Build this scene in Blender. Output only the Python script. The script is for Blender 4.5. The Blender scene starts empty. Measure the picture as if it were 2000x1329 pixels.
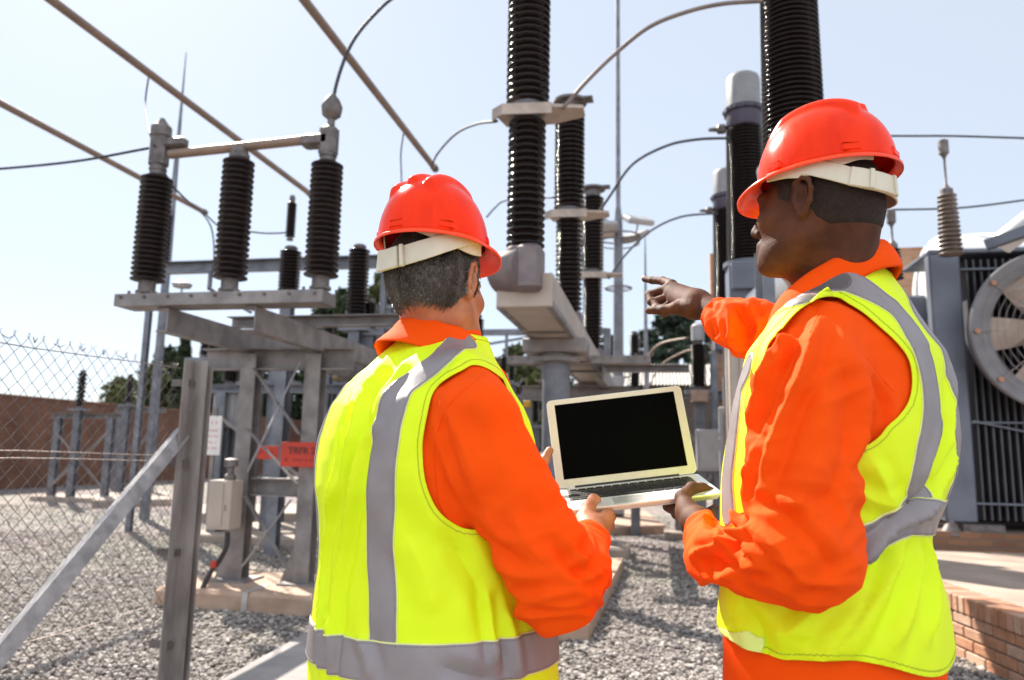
import bpy, math, random, numpy as np
from mathutils import Vector, Matrix
from mathutils.bvhtree import BVHTree
random.seed(7); RNG = np.random.default_rng(11)
R = math.radians
C = bpy.context.scene.collection
S = bpy.context.scene

# ---------------------------------------------------------------- camera, sky, sun
CAM_H, FPX = 1.35, 26/36*2000.0
YAW, PITCH, ROLL = R(11.05), R(8.47), R(1.1)
cam = bpy.data.cameras.new('camera'); cam_o = bpy.data.objects.new('camera', cam); C.objects.link(cam_o)
cam.lens = 26; cam.sensor_width = 36; cam.clip_start = 0.05; cam.clip_end = 2000
CAM_M = Matrix.Translation((0, 0, CAM_H)) @ Matrix.Rotation(YAW, 4, 'Z') @ Matrix.Rotation(math.pi/2+PITCH, 4, 'X') @ Matrix.Rotation(ROLL, 4, 'Z')
cam_o.matrix_world = CAM_M
cam.dof.use_dof = True; cam.dof.focus_distance = 1.42; cam.dof.aperture_fstop = 4.2
S.camera = cam_o
SUN_AZ, SUN_EL = R(-34) , R(44)          # azimuth from the camera heading, negative = left
az = YAW - SUN_AZ                         # counter-clockwise from +Y
SUN_DIR = Vector((-math.sin(az)*math.cos(SUN_EL), math.cos(az)*math.cos(SUN_EL), math.sin(SUN_EL)))
w = bpy.data.worlds.new('World'); S.world = w; w.use_nodes = True
nt = w.node_tree; bg = nt.nodes['Background']
sky = nt.nodes.new('ShaderNodeTexSky'); sky.sky_type = 'NISHITA'; sky.sun_disc = False
sky.sun_elevation = SUN_EL; sky.sun_rotation = -az
sky.air_density = 1.0; sky.dust_density = 1.5; sky.ozone_density = 2.0; sky.altitude = 1500
nt.links.new(sky.outputs[0], bg.inputs[0]); bg.inputs[1].default_value = 0.024
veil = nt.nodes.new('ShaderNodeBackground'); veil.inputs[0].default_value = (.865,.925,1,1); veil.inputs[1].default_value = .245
tcw = nt.nodes.new('ShaderNodeTexCoord'); dt = nt.nodes.new('ShaderNodeVectorMath'); dt.operation = 'DOT_PRODUCT'; dt.inputs[1].default_value = (math.sin(YAW), -math.cos(YAW), .25)   # sky brightened behind the camera, added fill for the shaded clothing
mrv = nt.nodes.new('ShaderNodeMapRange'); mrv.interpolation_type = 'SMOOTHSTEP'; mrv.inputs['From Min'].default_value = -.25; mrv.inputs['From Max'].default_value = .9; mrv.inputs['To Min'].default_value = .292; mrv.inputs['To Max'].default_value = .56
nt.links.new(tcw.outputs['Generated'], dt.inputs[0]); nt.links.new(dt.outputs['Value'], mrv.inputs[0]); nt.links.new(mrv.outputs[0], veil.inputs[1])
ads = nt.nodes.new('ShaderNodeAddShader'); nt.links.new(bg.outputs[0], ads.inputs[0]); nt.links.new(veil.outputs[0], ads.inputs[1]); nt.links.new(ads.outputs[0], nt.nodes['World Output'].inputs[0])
sun = bpy.data.lights.new('sun', 'SUN'); sun_o = bpy.data.objects.new('sun', sun); C.objects.link(sun_o)
sun.energy = 5.0; sun.angle = R(0.5); sun.color = (1.0, 0.93, 0.83)
sun_o.rotation_euler = SUN_DIR.to_track_quat('Z', 'Y').to_euler()
S.view_settings.view_transform = 'Standard'; S.view_settings.look = 'None'
S.view_settings.exposure = 1.30; S.view_settings.gamma = 1.0
S.cycles.max_bounces = 6; S.cycles.transparent_max_bounces = 6
S.cycles.use_denoising = True
try: S.cycles.denoiser = 'OPENIMAGEDENOISE'
except Exception: pass

# ---------------------------------------------------------------- pixel rays
CR = CAM_M.to_3x3(); CO = Vector((0, 0, CAM_H)); CRn = np.array(CR)
def ray(px, py): return CR @ Vector(((px-1000)/FPX, -(py-664.5)/FPX, -1.0))
def cp(px, py, d): return CO + ray(px, py)*d                      # point seen at a pixel, d metres deep
def hz(px, py, z): r = ray(px, py); return CO + r*((z-CAM_H)/r.z)
def hy(px, py, y): r = ray(px, py); return CO + r*(y/r.y)
def hx(px, py, x): r = ray(px, py); return CO + r*(x/r.x)
HR = Matrix.Rotation(YAW, 3, 'Z'); HRi = HR.inverted(); HRn = np.array(HR)
def hp(px, py, d): v = HRi @ cp(px, py, d); return np.array((v.x, v.y, v.z))   # same, in the heading frame
def proj(P):                                                       # heading-frame points to photo pixels
    Q = (P @ HRn.T - np.array((0, 0, CAM_H))) @ CRn
    z = -Q[:, 2]; return 1000+Q[:, 0]/z*FPX, 664.5-Q[:, 1]/z*FPX, z

# ---------------------------------------------------------------- objects
def tag(o, label=None, cat=None, group=None, kind=None):
    if label: o['label'] = label
    if cat: o['category'] = cat
    if group: o['group'] = group
    if kind: o['kind'] = kind
    return o
def empty(name, loc=(0, 0, 0), rz=0, label=None, cat=None, group=None):
    o = bpy.data.objects.new(name, None); C.objects.link(o); o.location = loc; o.rotation_euler = (0, 0, rz)
    o.empty_display_size = 0.1
    return tag(o, label, cat, group)
def mesh_obj(name, V, F, mat, parent=None, smooth=True, local=None):
    me = bpy.data.meshes.new(name); V = np.asarray(V, dtype=np.float32)
    if local is not None: V = V - np.asarray(local, dtype=np.float32)
    if isinstance(F, np.ndarray):
        n, k = F.shape; me.vertices.add(len(V)); me.vertices.foreach_set('co', V.ravel())
        me.loops.add(n*k); me.loops.foreach_set('vertex_index', F.astype(np.int32).ravel())
        me.polygons.add(n); me.polygons.foreach_set('loop_start', np.arange(0, n*k, k, dtype=np.int32))
        me.polygons.foreach_set('loop_total', np.full(n, k, dtype=np.int32)); me.update(calc_edges=True)
    else:
        me.from_pydata([tuple(map(float, v)) for v in V], [], F); me.update()
    me.polygons.foreach_set('use_smooth', np.full(len(me.polygons), smooth)); me.validate()
    o = bpy.data.objects.new(name, me); C.objects.link(o)
    if mat: me.materials.append(mat)
    if parent: o.parent = parent
    return o
def copy_tree(o, parent=None):
    c = o.copy(); C.objects.link(c); c.parent = parent
    for ch in [x for x in bpy.data.objects if x.parent == o]: copy_tree(ch, c)
    return c

class MB:
    def __init__(s): s.v = []; s.f = []; s.n = 0
    def add(s, V, F):
        s.v.extend([tuple(v) for v in V]); s.f.extend([tuple(i+s.n for i in f) for f in F]); s.n += len(V); return s
    def box(s, c, size, rz=0, M=None, bev=0.0):
        x, y, z = [a/2 for a in size]; M3 = M or Matrix.Rotation(rz, 3, 'Z'); c = Vector(c)
        if bev <= 0:
            P = [(-x,-y,-z),(x,-y,-z),(x,y,-z),(-x,y,-z),(-x,-y,z),(x,-y,z),(x,y,z),(-x,y,z)]
            return s.add([c+M3@Vector(p) for p in P], [(0,3,2,1),(4,5,6,7),(0,1,5,4),(1,2,6,5),(2,3,7,6),(3,0,4,7)])
        b = bev; ring = lambda ix, iy: [(-ix,-iy+b),(-ix+b,-iy),(ix-b,-iy),(ix,-iy+b),(ix,iy-b),(ix-b,iy),(-ix+b,iy),(-ix,iy-b)]
        V = []
        for zz, q in ((-z, b), (-z+b, 0), (z-b, 0), (z, b)):
            for (px, py) in ring(x-q, y-q): V.append(c+M3@Vector((px, py, zz)))
        F = [tuple(range(7, -1, -1)), tuple(range(24, 32))]
        for k in range(3):
            for i in range(8): j = (i+1) % 8; F.append((k*8+i, k*8+j, k*8+8+j, k*8+8+i))
        return s.add(V, F)
    def frame(s, a, b, up=(0, 0, 1)):
        a, b = Vector(a), Vector(b); d = (b-a).normalized(); u = Vector(up)
        if abs(d.dot(u)) > .98: u = Vector((0, 1, 0))
        x = d.cross(u).normalized(); return a, b, x, x.cross(d).normalized()
    def prof(s, a, b, pts, up=(0, 0, 1)):                          # sweep a closed 2-D outline from a to b
        a, b, x, y = s.frame(a, b, up); n = len(pts)
        V = [a+x*p[0]+y*p[1] for p in pts]+[b+x*p[0]+y*p[1] for p in pts]
        return s.add(V, [(i, (i+1) % n, n+(i+1) % n, n+i) for i in range(n)]+[tuple(range(n-1, -1, -1)), tuple(range(n, 2*n))])
    def bar(s, a, b, wd, ht, up=(0, 0, 1)):
        return s.prof(a, b, [(-wd/2,-ht/2),(wd/2,-ht/2),(wd/2,ht/2),(-wd/2,ht/2)], up)
    def chan(s, a, b, wd, ht, t=.012, up=(0, 0, 1), flip=1):       # channel section
        f = flip; P = [(-wd/2*f,-ht/2),(wd/2*f,-ht/2),(wd/2*f,-ht/2+t),((-wd/2+t)*f,-ht/2+t),((-wd/2+t)*f,ht/2-t),(wd/2*f,ht/2-t),(wd/2*f,ht/2),(-wd/2*f,ht/2)]
        return s.prof(a, b, P if f > 0 else P[::-1], up)
    def ibeam(s, a, b, wd, ht, t=.012, up=(0, 0, 1)):
        w2, h2, q = wd/2, ht/2, t/2
        return s.prof(a, b, [(-w2,-h2),(w2,-h2),(w2,-h2+t),(q,-h2+t),(q,h2-t),(w2,h2-t),(w2,h2),(-w2,h2),(-w2,h2-t),(-q,h2-t),(-q,-h2+t),(-w2,-h2+t)], up)
    def angle(s, a, b, wd, t=.008, up=(0, 0, 1), fx=1, fy=1):
        P = [(0,0),(wd*fx,0),(wd*fx,t*fy),(t*fx,t*fy),(t*fx,wd*fy),(0,wd*fy)]
        return s.prof(a, b, P if fx*fy > 0 else P[::-1], up)
    def tube(s, path, r, n=10, cap=True):
        path = [Vector(p) for p in path]; V = []; F = []; m = len(path)
        rr = r if hasattr(r, '__len__') else [r]*m; px = None
        for i, p in enumerate(path):
            d = (path[min(i+1, m-1)]-path[max(i-1, 0)]).normalized()
            if px is None: px = d.orthogonal().normalized()
            px = (px-d*px.dot(d)).normalized(); py = d.cross(px)
            for k in range(n):
                a = 2*math.pi*k/n; V.append(p+(px*math.cos(a)+py*math.sin(a))*rr[i])
        for i in range(m-1):
            for k in range(n): j = (k+1) % n; F.append((i*n+k, i*n+j, i*n+n+j, i*n+n+k))
        if cap: F.append(tuple(range(n-1, -1, -1))); F.append(tuple(range((m-1)*n, m*n)))
        return s.add(V, F)
    def lathe(s, o, prof, n=28, axis=(0, 0, 1), cap=True):         # prof = [(r, h)...] along axis from o
        o = Vector(o); ax = Vector(axis).normalized(); x = ax.orthogonal().normalized(); y = ax.cross(x); V = []; F = []; m = len(prof)
        for r, h in prof:
            for k in range(n):
                a = 2*math.pi*k/n; V.append(o+ax*h+(x*math.cos(a)+y*math.sin(a))*r)
        for i in range(m-1):
            for k in range(n): j = (k+1) % n; F.append((i*n+k, i*n+j, i*n+n+j, i*n+n+k))
        if cap: F.append(tuple(range(n-1, -1, -1))); F.append(tuple(range((m-1)*n, m*n)))
        return s.add(V, F)
    def torus(s, c, Rr, r, axis=(0, 0, 1), n=36, m=8):
        c = Vector(c); ax = Vector(axis).normalized(); x = ax.orthogonal().normalized(); y = ax.cross(x); V = []; F = []
        for i in range(n):
            a = 2*math.pi*i/n; d = x*math.cos(a)+y*math.sin(a)
            for k in range(m): b = 2*math.pi*k/m; V.append(c+d*(Rr+r*math.cos(b))+ax*r*math.sin(b))
        for i in range(n):
            for k in range(m): F.append((i*m+k, ((i+1) % n)*m+k, ((i+1) % n)*m+(k+1) % m, i*m+(k+1) % m))
        return s.add(V, F)
    def build(s, name, mat, parent=None, smooth=False, o=None, auto=True):
        ob = mesh_obj(name, [Vector(v)-Vector(o or (0, 0, 0)) for v in s.v], s.f, mat, parent, smooth)
        if smooth and auto:
            try: ob.data.set_sharp_from_angle(angle=R(38))
            except Exception: pass
        return ob
def arc(a, b, sag, n=16, side=(0, 0, 1)):
    a, b, u = Vector(a), Vector(b), Vector(side); return [a.lerp(b, i/n)+u*sag*4*(i/n)*(1-i/n) for i in range(n+1)]
def spline(pts, n=8):
    P = [Vector(p) for p in pts]; P = [P[0]*2-P[1]]+P+[P[-1]*2-P[-2]]; out = []
    for i in range(1, len(P)-2):
        for k in range(n):
            t = k/n; a, b, c, d = P[i-1], P[i], P[i+1], P[i+2]
            out.append(.5*((2*b)+(c-a)*t+(2*a-5*b+4*c-d)*t*t+(3*b-a-3*c+d)*t**3))
    out.append(P[-2]); return out

# ---------------------------------------------------------------- materials
def mat(name, col, rough=.6, metal=0.0, col2=None, scale=8, bump=0.0, bscale=60, detail=4, rvar=.1, spec=.5, coat=0, lo=.35, hi=.65, stretch=None, sss=0, sheen=0):
    m = bpy.data.materials.new(name); m.use_nodes = True; t = m.node_tree; b = t.nodes['Principled BSDF']; L = t.links.new
    b.inputs['Roughness'].default_value = rough; b.inputs['Metallic'].default_value = metal
    b.inputs['Specular IOR Level'].default_value = spec; b.inputs['Coat Weight'].default_value = coat; b.inputs['Coat Roughness'].default_value = .08
    if sss: b.inputs['Subsurface Weight'].default_value = sss; b.inputs['Subsurface Radius'].default_value = (.012, .004, .002); b.inputs['Subsurface Scale'].default_value = 1.0
    if sheen: b.inputs['Sheen Weight'].default_value = sheen
    tc = t.nodes.new('ShaderNodeTexCoord'); src = tc.outputs['Object']
    if stretch:
        mp = t.nodes.new('ShaderNodeMapping'); mp.inputs['Scale'].default_value = stretch; L(src, mp.inputs[0]); src = mp.outputs[0]
    n = t.nodes.new('ShaderNodeTexNoise'); n.inputs['Scale'].default_value = scale; n.inputs['Detail'].default_value = detail; L(src, n.inputs['Vector'])
    c2 = col2 or tuple(c*.72 for c in col)
    r = t.nodes.new('ShaderNodeValToRGB'); r.color_ramp.elements[0].position = lo; r.color_ramp.elements[1].position = hi
    r.color_ramp.elements[0].color = (*c2, 1); r.color_ramp.elements[1].color = (*col, 1); L(n.outputs['Fac'], r.inputs[0]); L(r.outputs[0], b.inputs['Base Color'])
    if rvar:
        mr = t.nodes.new('ShaderNodeMapRange'); mr.inputs['To Min'].default_value = max(.02, rough-rvar); mr.inputs['To Max'].default_value = min(1, rough+rvar)
        n3 = t.nodes.new('ShaderNodeTexNoise'); n3.inputs['Scale'].default_value = scale*2.3; L(src, n3.inputs['Vector']); L(n3.outputs['Fac'], mr.inputs[0]); L(mr.outputs[0], b.inputs['Roughness'])
    if bump:
        n2 = t.nodes.new('ShaderNodeTexNoise'); n2.inputs['Scale'].default_value = bscale; n2.inputs['Detail'].default_value = 6; L(src, n2.inputs['Vector'])
        bp = t.nodes.new('ShaderNodeBump'); bp.inputs['Strength'].default_value = bump; bp.inputs['Distance'].default_value = .01; L(n2.outputs['Fac'], bp.inputs['Height']); L(bp.outputs[0], b.inputs['Normal'])
    return m
def brick_mat(name, c1, c2, mortar, bw=.22, bh=.075, axis='X', off=.5, ms=.011):
    m = bpy.data.materials.new(name); m.use_nodes = True; t = m.node_tree; b = t.nodes['Principled BSDF']; L = t.links.new
    tc = t.nodes.new('ShaderNodeTexCoord'); sp = t.nodes.new('ShaderNodeSeparateXYZ'); L(tc.outputs['Object'], sp.inputs[0])
    cb = t.nodes.new('ShaderNodeCombineXYZ'); L(sp.outputs[axis], cb.inputs['X']); L(sp.outputs['Z'], cb.inputs['Y'])
    bt = t.nodes.new('ShaderNodeTexBrick'); bt.inputs['Scale'].default_value = 1; bt.inputs['Brick Width'].default_value = bw; bt.inputs['Row Height'].default_value = bh
    bt.inputs['Mortar Size'].default_value = ms; bt.inputs['Color1'].default_value = (*c1, 1); bt.inputs['Color2'].default_value = (*c2, 1); bt.inputs['Mortar'].default_value = (*mortar, 1); bt.offset = off
    L(cb.outputs[0], bt.inputs['Vector'])
    n = t.nodes.new('ShaderNodeTexNoise'); n.inputs['Scale'].default_value = 1.3; n.inputs['Detail'].default_value = 6; L(tc.outputs['Object'], n.inputs['Vector'])
    mx = t.nodes.new('ShaderNodeMix'); mx.data_type = 'RGBA'; mx.blend_type = 'MULTIPLY'; mx.inputs[0].default_value = .55
    L(bt.outputs['Color'], mx.inputs[6]); rp = t.nodes.new('ShaderNodeValToRGB'); rp.color_ramp.elements[0].color = (.45,.4,.38,1); rp.color_ramp.elements[0].position = .3; rp.color_ramp.elements[1].color = (1.1,1.1,1.1,1); rp.color_ramp.elements[1].position = .7
    L(n.outputs['Fac'], rp.inputs[0]); L(rp.outputs[0], mx.inputs[7]); L(mx.outputs[2], b.inputs['Base Color']); b.inputs['Roughness'].default_value = .9
    bp = t.nodes.new('ShaderNodeBump'); bp.inputs['Strength'].default_value = .6; bp.inputs['Distance'].default_value = .01; bp.invert = True; L(bt.outputs['Fac'], bp.inputs['Height']); L(bp.outputs[0], b.inputs['Normal'])
    return m
STEEL = mat('galvanised_steel', (.27,.245,.235), .5, .25, (.165,.148,.142), 6, .15, 40)
STEEL_B = mat('galvanised_steel_bluish', (.20,.205,.23), .5, .25, (.12,.125,.145), 5, .1, 40)
DULL = mat('dull_alloy', (.19,.165,.155), .55, .4, (.10,.085,.08), 14, .2, 50)
ALU = mat('aluminium_tube', (.27,.185,.14), .5, .2, (.20,.14,.105), 3, .05, 60)
WIRE = mat('stranded_conductor', (.07,.07,.08), .7, 0, (.04,.04,.045), 40, spec=.2)
PORC = mat('brown_glazed_porcelain', (.010,.0038,.003), .14, 0, (.006,.0022,.002), 10, .02, 30, rvar=.05, spec=.3)
PORC_D = mat('dusty_brown_porcelain', (.020,.010,.0085), .4, 0, (.008,.0045,.004), 9, .05, 30, spec=.28)
PORC_G = mat('grey_porcelain', (.17,.125,.10), .4, 0, (.10,.07,.055), 10)
PAINT_G = mat('grey_blue_paint', (.13,.145,.18), .42, 0, (.095,.105,.135), 3, .05, 30)
PAINT_W = mat('white_tank_paint', (.72,.72,.72), .35, 0, (.6,.6,.6), 3)
PAINT_L = mat('light_grey_paint', (.34,.33,.34), .5, 0, (.26,.25,.26), 4, .05, 30)
CREAM = mat('warm_grey_box_paint', (.44,.37,.315), .5, 0, (.36,.30,.25), 3)
CONC = mat('concrete', (.38,.31,.26), .9, 0, (.28,.225,.185), 5, .4, 35)
CONC_P = mat('pinkish_concrete', (.44,.31,.23), .9, 0, (.33,.22,.155), 6, .4, 35)
BLACK = mat('black_plastic', (.015,.015,.016), .4, 0, (.01,.01,.01))
RED = mat('red_sign_enamel', (.55,.035,.012), .45, 0, (.42,.025,.01), 4)
WHITE = mat('white_enamel', (.75,.73,.71), .5, 0, (.65,.63,.6), 6)
YELLOW = mat('yellow_paint', (.65,.36,.02), .5)
GLASS = mat('lamp_glass', (.55,.52,.5), .15, 0, (.4,.38,.36), 3, spec=.8)
WALLBRICK = brick_mat('boundary_wall_brick', (.20,.085,.045), (.15,.06,.034), (.15,.09,.065), axis='Y')
# ---------------------------------------------------------------- ground
def ground_mat():
    m = bpy.data.materials.new('gravel'); m.use_nodes = True; t = m.node_tree; b = t.nodes['Principled BSDF']; L = t.links.new
    tc = t.nodes.new('ShaderNodeTexCoord'); v = t.nodes.new('ShaderNodeTexVoronoi'); v.inputs['Scale'].default_value = 26; L(tc.outputs['Object'], v.inputs['Vector'])
    sp = t.nodes.new('ShaderNodeSeparateColor'); L(v.outputs['Color'], sp.inputs[0])
    r = t.nodes.new('ShaderNodeValToRGB'); e = r.color_ramp.elements; e[0].color = (.10,.08,.07,1); e[1].color = (.44,.39,.35,1); x = e.new(.5); x.color = (.26,.225,.20,1); L(sp.outputs[0], r.inputs[0])
    n = t.nodes.new('ShaderNodeTexNoise'); n.inputs['Scale'].default_value = .35; n.inputs['Detail'].default_value = 5; L(tc.outputs['Object'], n.inputs['Vector'])
    mx = t.nodes.new('ShaderNodeMix'); mx.data_type = 'RGBA'; mx.blend_type = 'MULTIPLY'; mx.inputs[0].default_value = .35; L(r.outputs[0], mx.inputs[6]); L(n.outputs['Color'], mx.inputs[7]); L(mx.outputs[2], b.inputs['Base Color'])
    bp = t.nodes.new('ShaderNodeBump'); bp.inputs['Strength'].default_value = 1; bp.inputs['Distance'].default_value = .03; bp.invert = True; L(v.outputs['Distance'], bp.inputs['Height']); L(bp.outputs[0], b.inputs['Normal']); b.inputs['Roughness'].default_value = .95
    return m
GRAVEL = ground_mat()
tag(mesh_obj('ground', [(-400,-200,0),(400,-200,0),(400,600,0),(-400,600,0)], [(0,1,2,3)], GRAVEL, smooth=False), kind='structure')

def stone_mat():
    m = bpy.data.materials.new('gravel_stone'); m.use_nodes = True; t = m.node_tree; b = t.nodes['Principled BSDF']; L = t.links.new
    a = t.nodes.new('ShaderNodeAttribute'); a.attribute_name = 'tone'
    r = t.nodes.new('ShaderNodeValToRGB'); e = r.color_ramp.elements; e[0].color = (.10,.08,.07,1); e[1].color = (.52,.47,.43,1); x = e.new(.4); x.color = (.23,.20,.18,1); x = e.new(.75); x.color = (.34,.305,.275,1)
    L(a.outputs['Fac'], r.inputs[0]); L(r.outputs[0], b.inputs['Base Color']); b.inputs['Roughness'].default_value = .85
    return m
def gravel_field():
    ph = (1+5**.5)/2
    ico = np.array([(-1,ph,0),(1,ph,0),(-1,-ph,0),(1,-ph,0),(0,-1,ph),(0,1,ph),(0,-1,-ph),(0,1,-ph),(ph,0,-1),(ph,0,1),(-ph,0,-1),(-ph,0,1)], float); ico /= np.linalg.norm(ico[0])
    fc = np.array([(0,11,5),(0,5,1),(0,1,7),(0,7,10),(0,10,11),(1,5,9),(5,11,4),(11,10,2),(10,7,6),(7,1,8),(3,9,4),(3,4,2),(3,2,6),(3,6,8),(3,8,9),(4,9,5),(2,4,11),(6,2,10),(8,6,7),(9,8,1)])
    P = []
    for (y0, y1, dens) in ((3.2,5.6,1450),(5.6,8,950),(8,11.5,420),(11.5,16,120)):
        xm = y1*.92; n = int(dens*(y1-y0)*2*xm); q = RNG.random((n,2)); q[:,0] = (q[:,0]*2-1)*xm; q[:,1] = y0+q[:,1]*(y1-y0)
        k = (np.abs(q[:,0]) < q[:,1]*.85+.2) ; q = q[k]
        P.append(q @ HRn[:2,:2].T)
    P = np.vstack(P); N = len(P)
    s = RNG.uniform(.0085,.0185,N)*(1+.5*(RNG.random(N) > .9)); tone = np.clip(RNG.normal(.5,.24,N),0,1)
    A = RNG.normal(size=(N,3,3)); Q = np.linalg.qr(A)[0]
    sc = RNG.uniform(.6,1.25,(N,1,3)); jit = 1+RNG.uniform(-.22,.22,(N,12,1))
    V = (ico[None]*jit*sc) @ Q; V = V*s[:,None,None]; V[:,:,2] *= .62
    V[:,:,0] += P[:,0,None]; V[:,:,1] += P[:,1,None]; V[:,:,2] += (s*.35)[:,None]+RNG.random((N,1))*.012
    F = (fc[None]+12*np.arange(N)[:,None,None]).reshape(-1,3)
    o = mesh_obj('gravel_stones', V.reshape(-1,3), F, stone_mat(), smooth=False)
    at = o.data.attributes.new('tone','FLOAT','POINT'); at.data.foreach_set('value', np.repeat(tone,12).astype(np.float32))
    tag(o, kind='stuff', label='loose grey crushed stone covering the yard', cat='gravel')
gravel_field()

# ---------------------------------------------------------------- boundary wall and fence
x0 = hz(0,957,0).x
mb = MB(); mb.box((x0-.12, 22, 1.28), (.24, 64, 2.56)); wl = empty('brick_wall', (0,0,0), 0, 'long brown brick boundary wall behind the wire fence on the left', 'wall')
mb.build('brickwork', WALLBRICK, wl); m2 = MB(); m2.box((x0-.12, 22, 2.6), (.30, 64, .07), bev=.01); m2.build('coping', mat('brick_coping', (.20,.09,.055), .9), wl)
m3 = MB()
for k in range(12): m3.box((x0+.06, -8+k*5.0, 1.27), (.12,.46,2.53))
m3.build('piers', WALLBRICK, wl)

post = cp(322,1250,3.75); FX, FY = post.x, post.y
FT = 1.35 + (868-699)*3.75/FPX
fp = empty('fence_post', (FX,FY,0), 0, 'weathered grey angle iron end post of the wire fence', 'fence post')
mb = MB(); mb.angle((FX+.035,FY,0),(FX+.035,FY,FT),.085,.007,up=(0,1,0),fx=-1,fy=-1); POSTM = mat('weathered_post_steel', (.29,.26,.245), .55, .1, (.15,.13,.12), 12, .25, 40, stretch=(1,1,.25)); mb.build('angle_iron', POSTM, fp, o=fp.location)
mb = MB(); mb.angle((FX+.045,FY+.01,0),(FX+.045,FY+.01,FT-.01),.06,.006,up=(0,1,0),fx=1,fy=1); mb.bar((FX+.112,FY+.03,0),(FX+.112,FY+.03,FT-.03),.035,.012,up=(0,1,0)); mb.build('gate_stile', POSTM, fp, o=fp.location)
for z in (.35,.8,1.25,FT-.12): mb = MB(); mb.box((FX+.0,FY-.03,z),(.12,.02,.035)); mb.lathe((FX+.03,FY-.05,z),[(.012,0),(.012,.02)],6,(0,-1,0)); mb.build('clip', DULL, fp, o=fp.location)
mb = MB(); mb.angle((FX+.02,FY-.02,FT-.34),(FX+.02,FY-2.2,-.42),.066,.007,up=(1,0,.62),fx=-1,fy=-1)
tag(mb.build('fence_brace', mat('sun_lightened_galvanised', (.36,.34,.34), .5, .1, (.20,.19,.19), 14, .2, 40)), 'sunlit diagonal angle iron brace leaning up to the fence post', 'brace')  # steel colour lightened so the brace looks sunlit
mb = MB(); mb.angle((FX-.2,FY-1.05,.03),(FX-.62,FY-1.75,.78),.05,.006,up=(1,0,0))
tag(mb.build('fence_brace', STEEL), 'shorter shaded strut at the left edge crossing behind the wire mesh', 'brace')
def chainlink(x, ya, yb, ztop, pitch=.072):
    mb = MB(); n = int((yb-ya)/pitch)+int(ztop/pitch)+4; rr = .00125
    for s in (1, -1):
        for k in range(-int(ztop/pitch)-2, int((yb-ya)/pitch)+int(ztop/pitch)+3):
            y_at0 = ya+k*pitch; lo, hi = 0.0, ztop
            f = lambda z: y_at0+s*(z+.0)*1.0
            if s > 0: lo = max(lo, ya-y_at0); hi = min(hi, yb-y_at0)
            else: lo = max(lo, y_at0-yb); hi = min(hi, y_at0-ya)
            if hi-lo < .05: continue
            m = max(2, int((hi-lo)/pitch)); pts = []
            for i in range(m*2+1):
                z = lo+(hi-lo)*i/(m*2); wob = .005*math.sin(z*9+k*.7)+.004*math.sin(k*1.3+z*23); pts.append((x+s*.0022*(1 if i % 2 else -1)+.02*math.sin(z*2.2+f(z)*1.7), f(z)+wob, z))
            if hi > ztop-.01: p = pts[-1]; pts.append((p[0]+.004, p[1]-.012*s, p[2]+.012)); 
            mb.tube(pts, rr, 4, False)
    return mb
fl = empty('wire_fence', (FX,FY-1.5,0), 0, 'sagging diamond mesh wire fence running along the left edge', 'fence')
mb = chainlink(FX-.045, FY-3.2, FY, FT-.02)
for i in range(26):
    y = FY-i*.13-.04; a = random.random()*3
    for q in (-1,1): mb.tube([(FX-.05,y,FT-.04),(FX-.05+.014*math.cos(a)*q,y+.018*math.sin(a+1)*q,FT-.028+.012*math.sin(a))], .002, 4)
mb.build('mesh', mat('fence_wire', (.19,.165,.155), .5, .4, (.10,.085,.08), 30), fl, smooth=True, auto=False, o=fl.location)
mb = MB()
for z in (FT-.05, 1.27, 1.30, .55): mb.tube([(FX-.05+.01*math.sin(i*1.1+z*9), FY-3.2+i*.32, z+.012*math.sin(i*.8+z*7)) for i in range(11)], .0028, 5)
mb.build('strand', mat('fence_strand', (.36,.29,.26), .45, .4), fl, o=fl.location)

# ---------------------------------------------------------------- insulators
def shed_prof(z0, z1, R_, rc, n, alt=0):
    p = (z1-z0)/n; out = [(rc, z0)]
    for i in range(n):
        z = z0+i*p; q = R_*(1-alt*(i % 2)) 
        out += [(rc, z+.06*p), (q*.985, z+.16*p), (q, z+.30*p), (q*.985, z+.42*p), (rc+(q-rc)*.45, z+.68*p), (rc, z+.90*p)]
    out.append((rc, z1)); return out
def insulator(name, p, z0, z1, R_, n, label, group, cap=(.6,.10), foot=(.55,.09), m=None, alt=.0, seg=30, cat='insulator', core=.62, capm=None, taper=1.0):
    o = empty(name, (p.x,p.y,z0), 0, label, cat, group); c = (0,0,0)
    h = z1-z0; hc, hf = cap[1], foot[1]; pr = shed_prof(hf, h-hc, R_, R_*core, n, alt)
    if taper != 1: pr = [(r*(1+(taper-1)*z/h), z) for r, z in pr]
    MB().lathe(c, pr, seg).build('porcelain_sheds', m or PORC, o, smooth=True, auto=False)
    k = R_*taper
    if hc: MB().lathe(c, [(k*cap[0],h-hc-.005),(k*cap[0],h-.02),(k*cap[0]*.9,h),(0.001,h+.002)], 20).lathe(c, [(k*cap[0]*1.12,h-hc*.55),(k*cap[0]*1.12,h-hc*.35)], 20).build('metal_cap', capm or DULL, o, smooth=True)
    if hf: MB().lathe(c, [(R_*foot[0]*1.25,0),(R_*foot[0]*1.25,.018),(R_*foot[0],.02),(R_*foot[0],hf+.01)], 20).build('base_flange', DULL, o, smooth=True)
    return o

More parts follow.
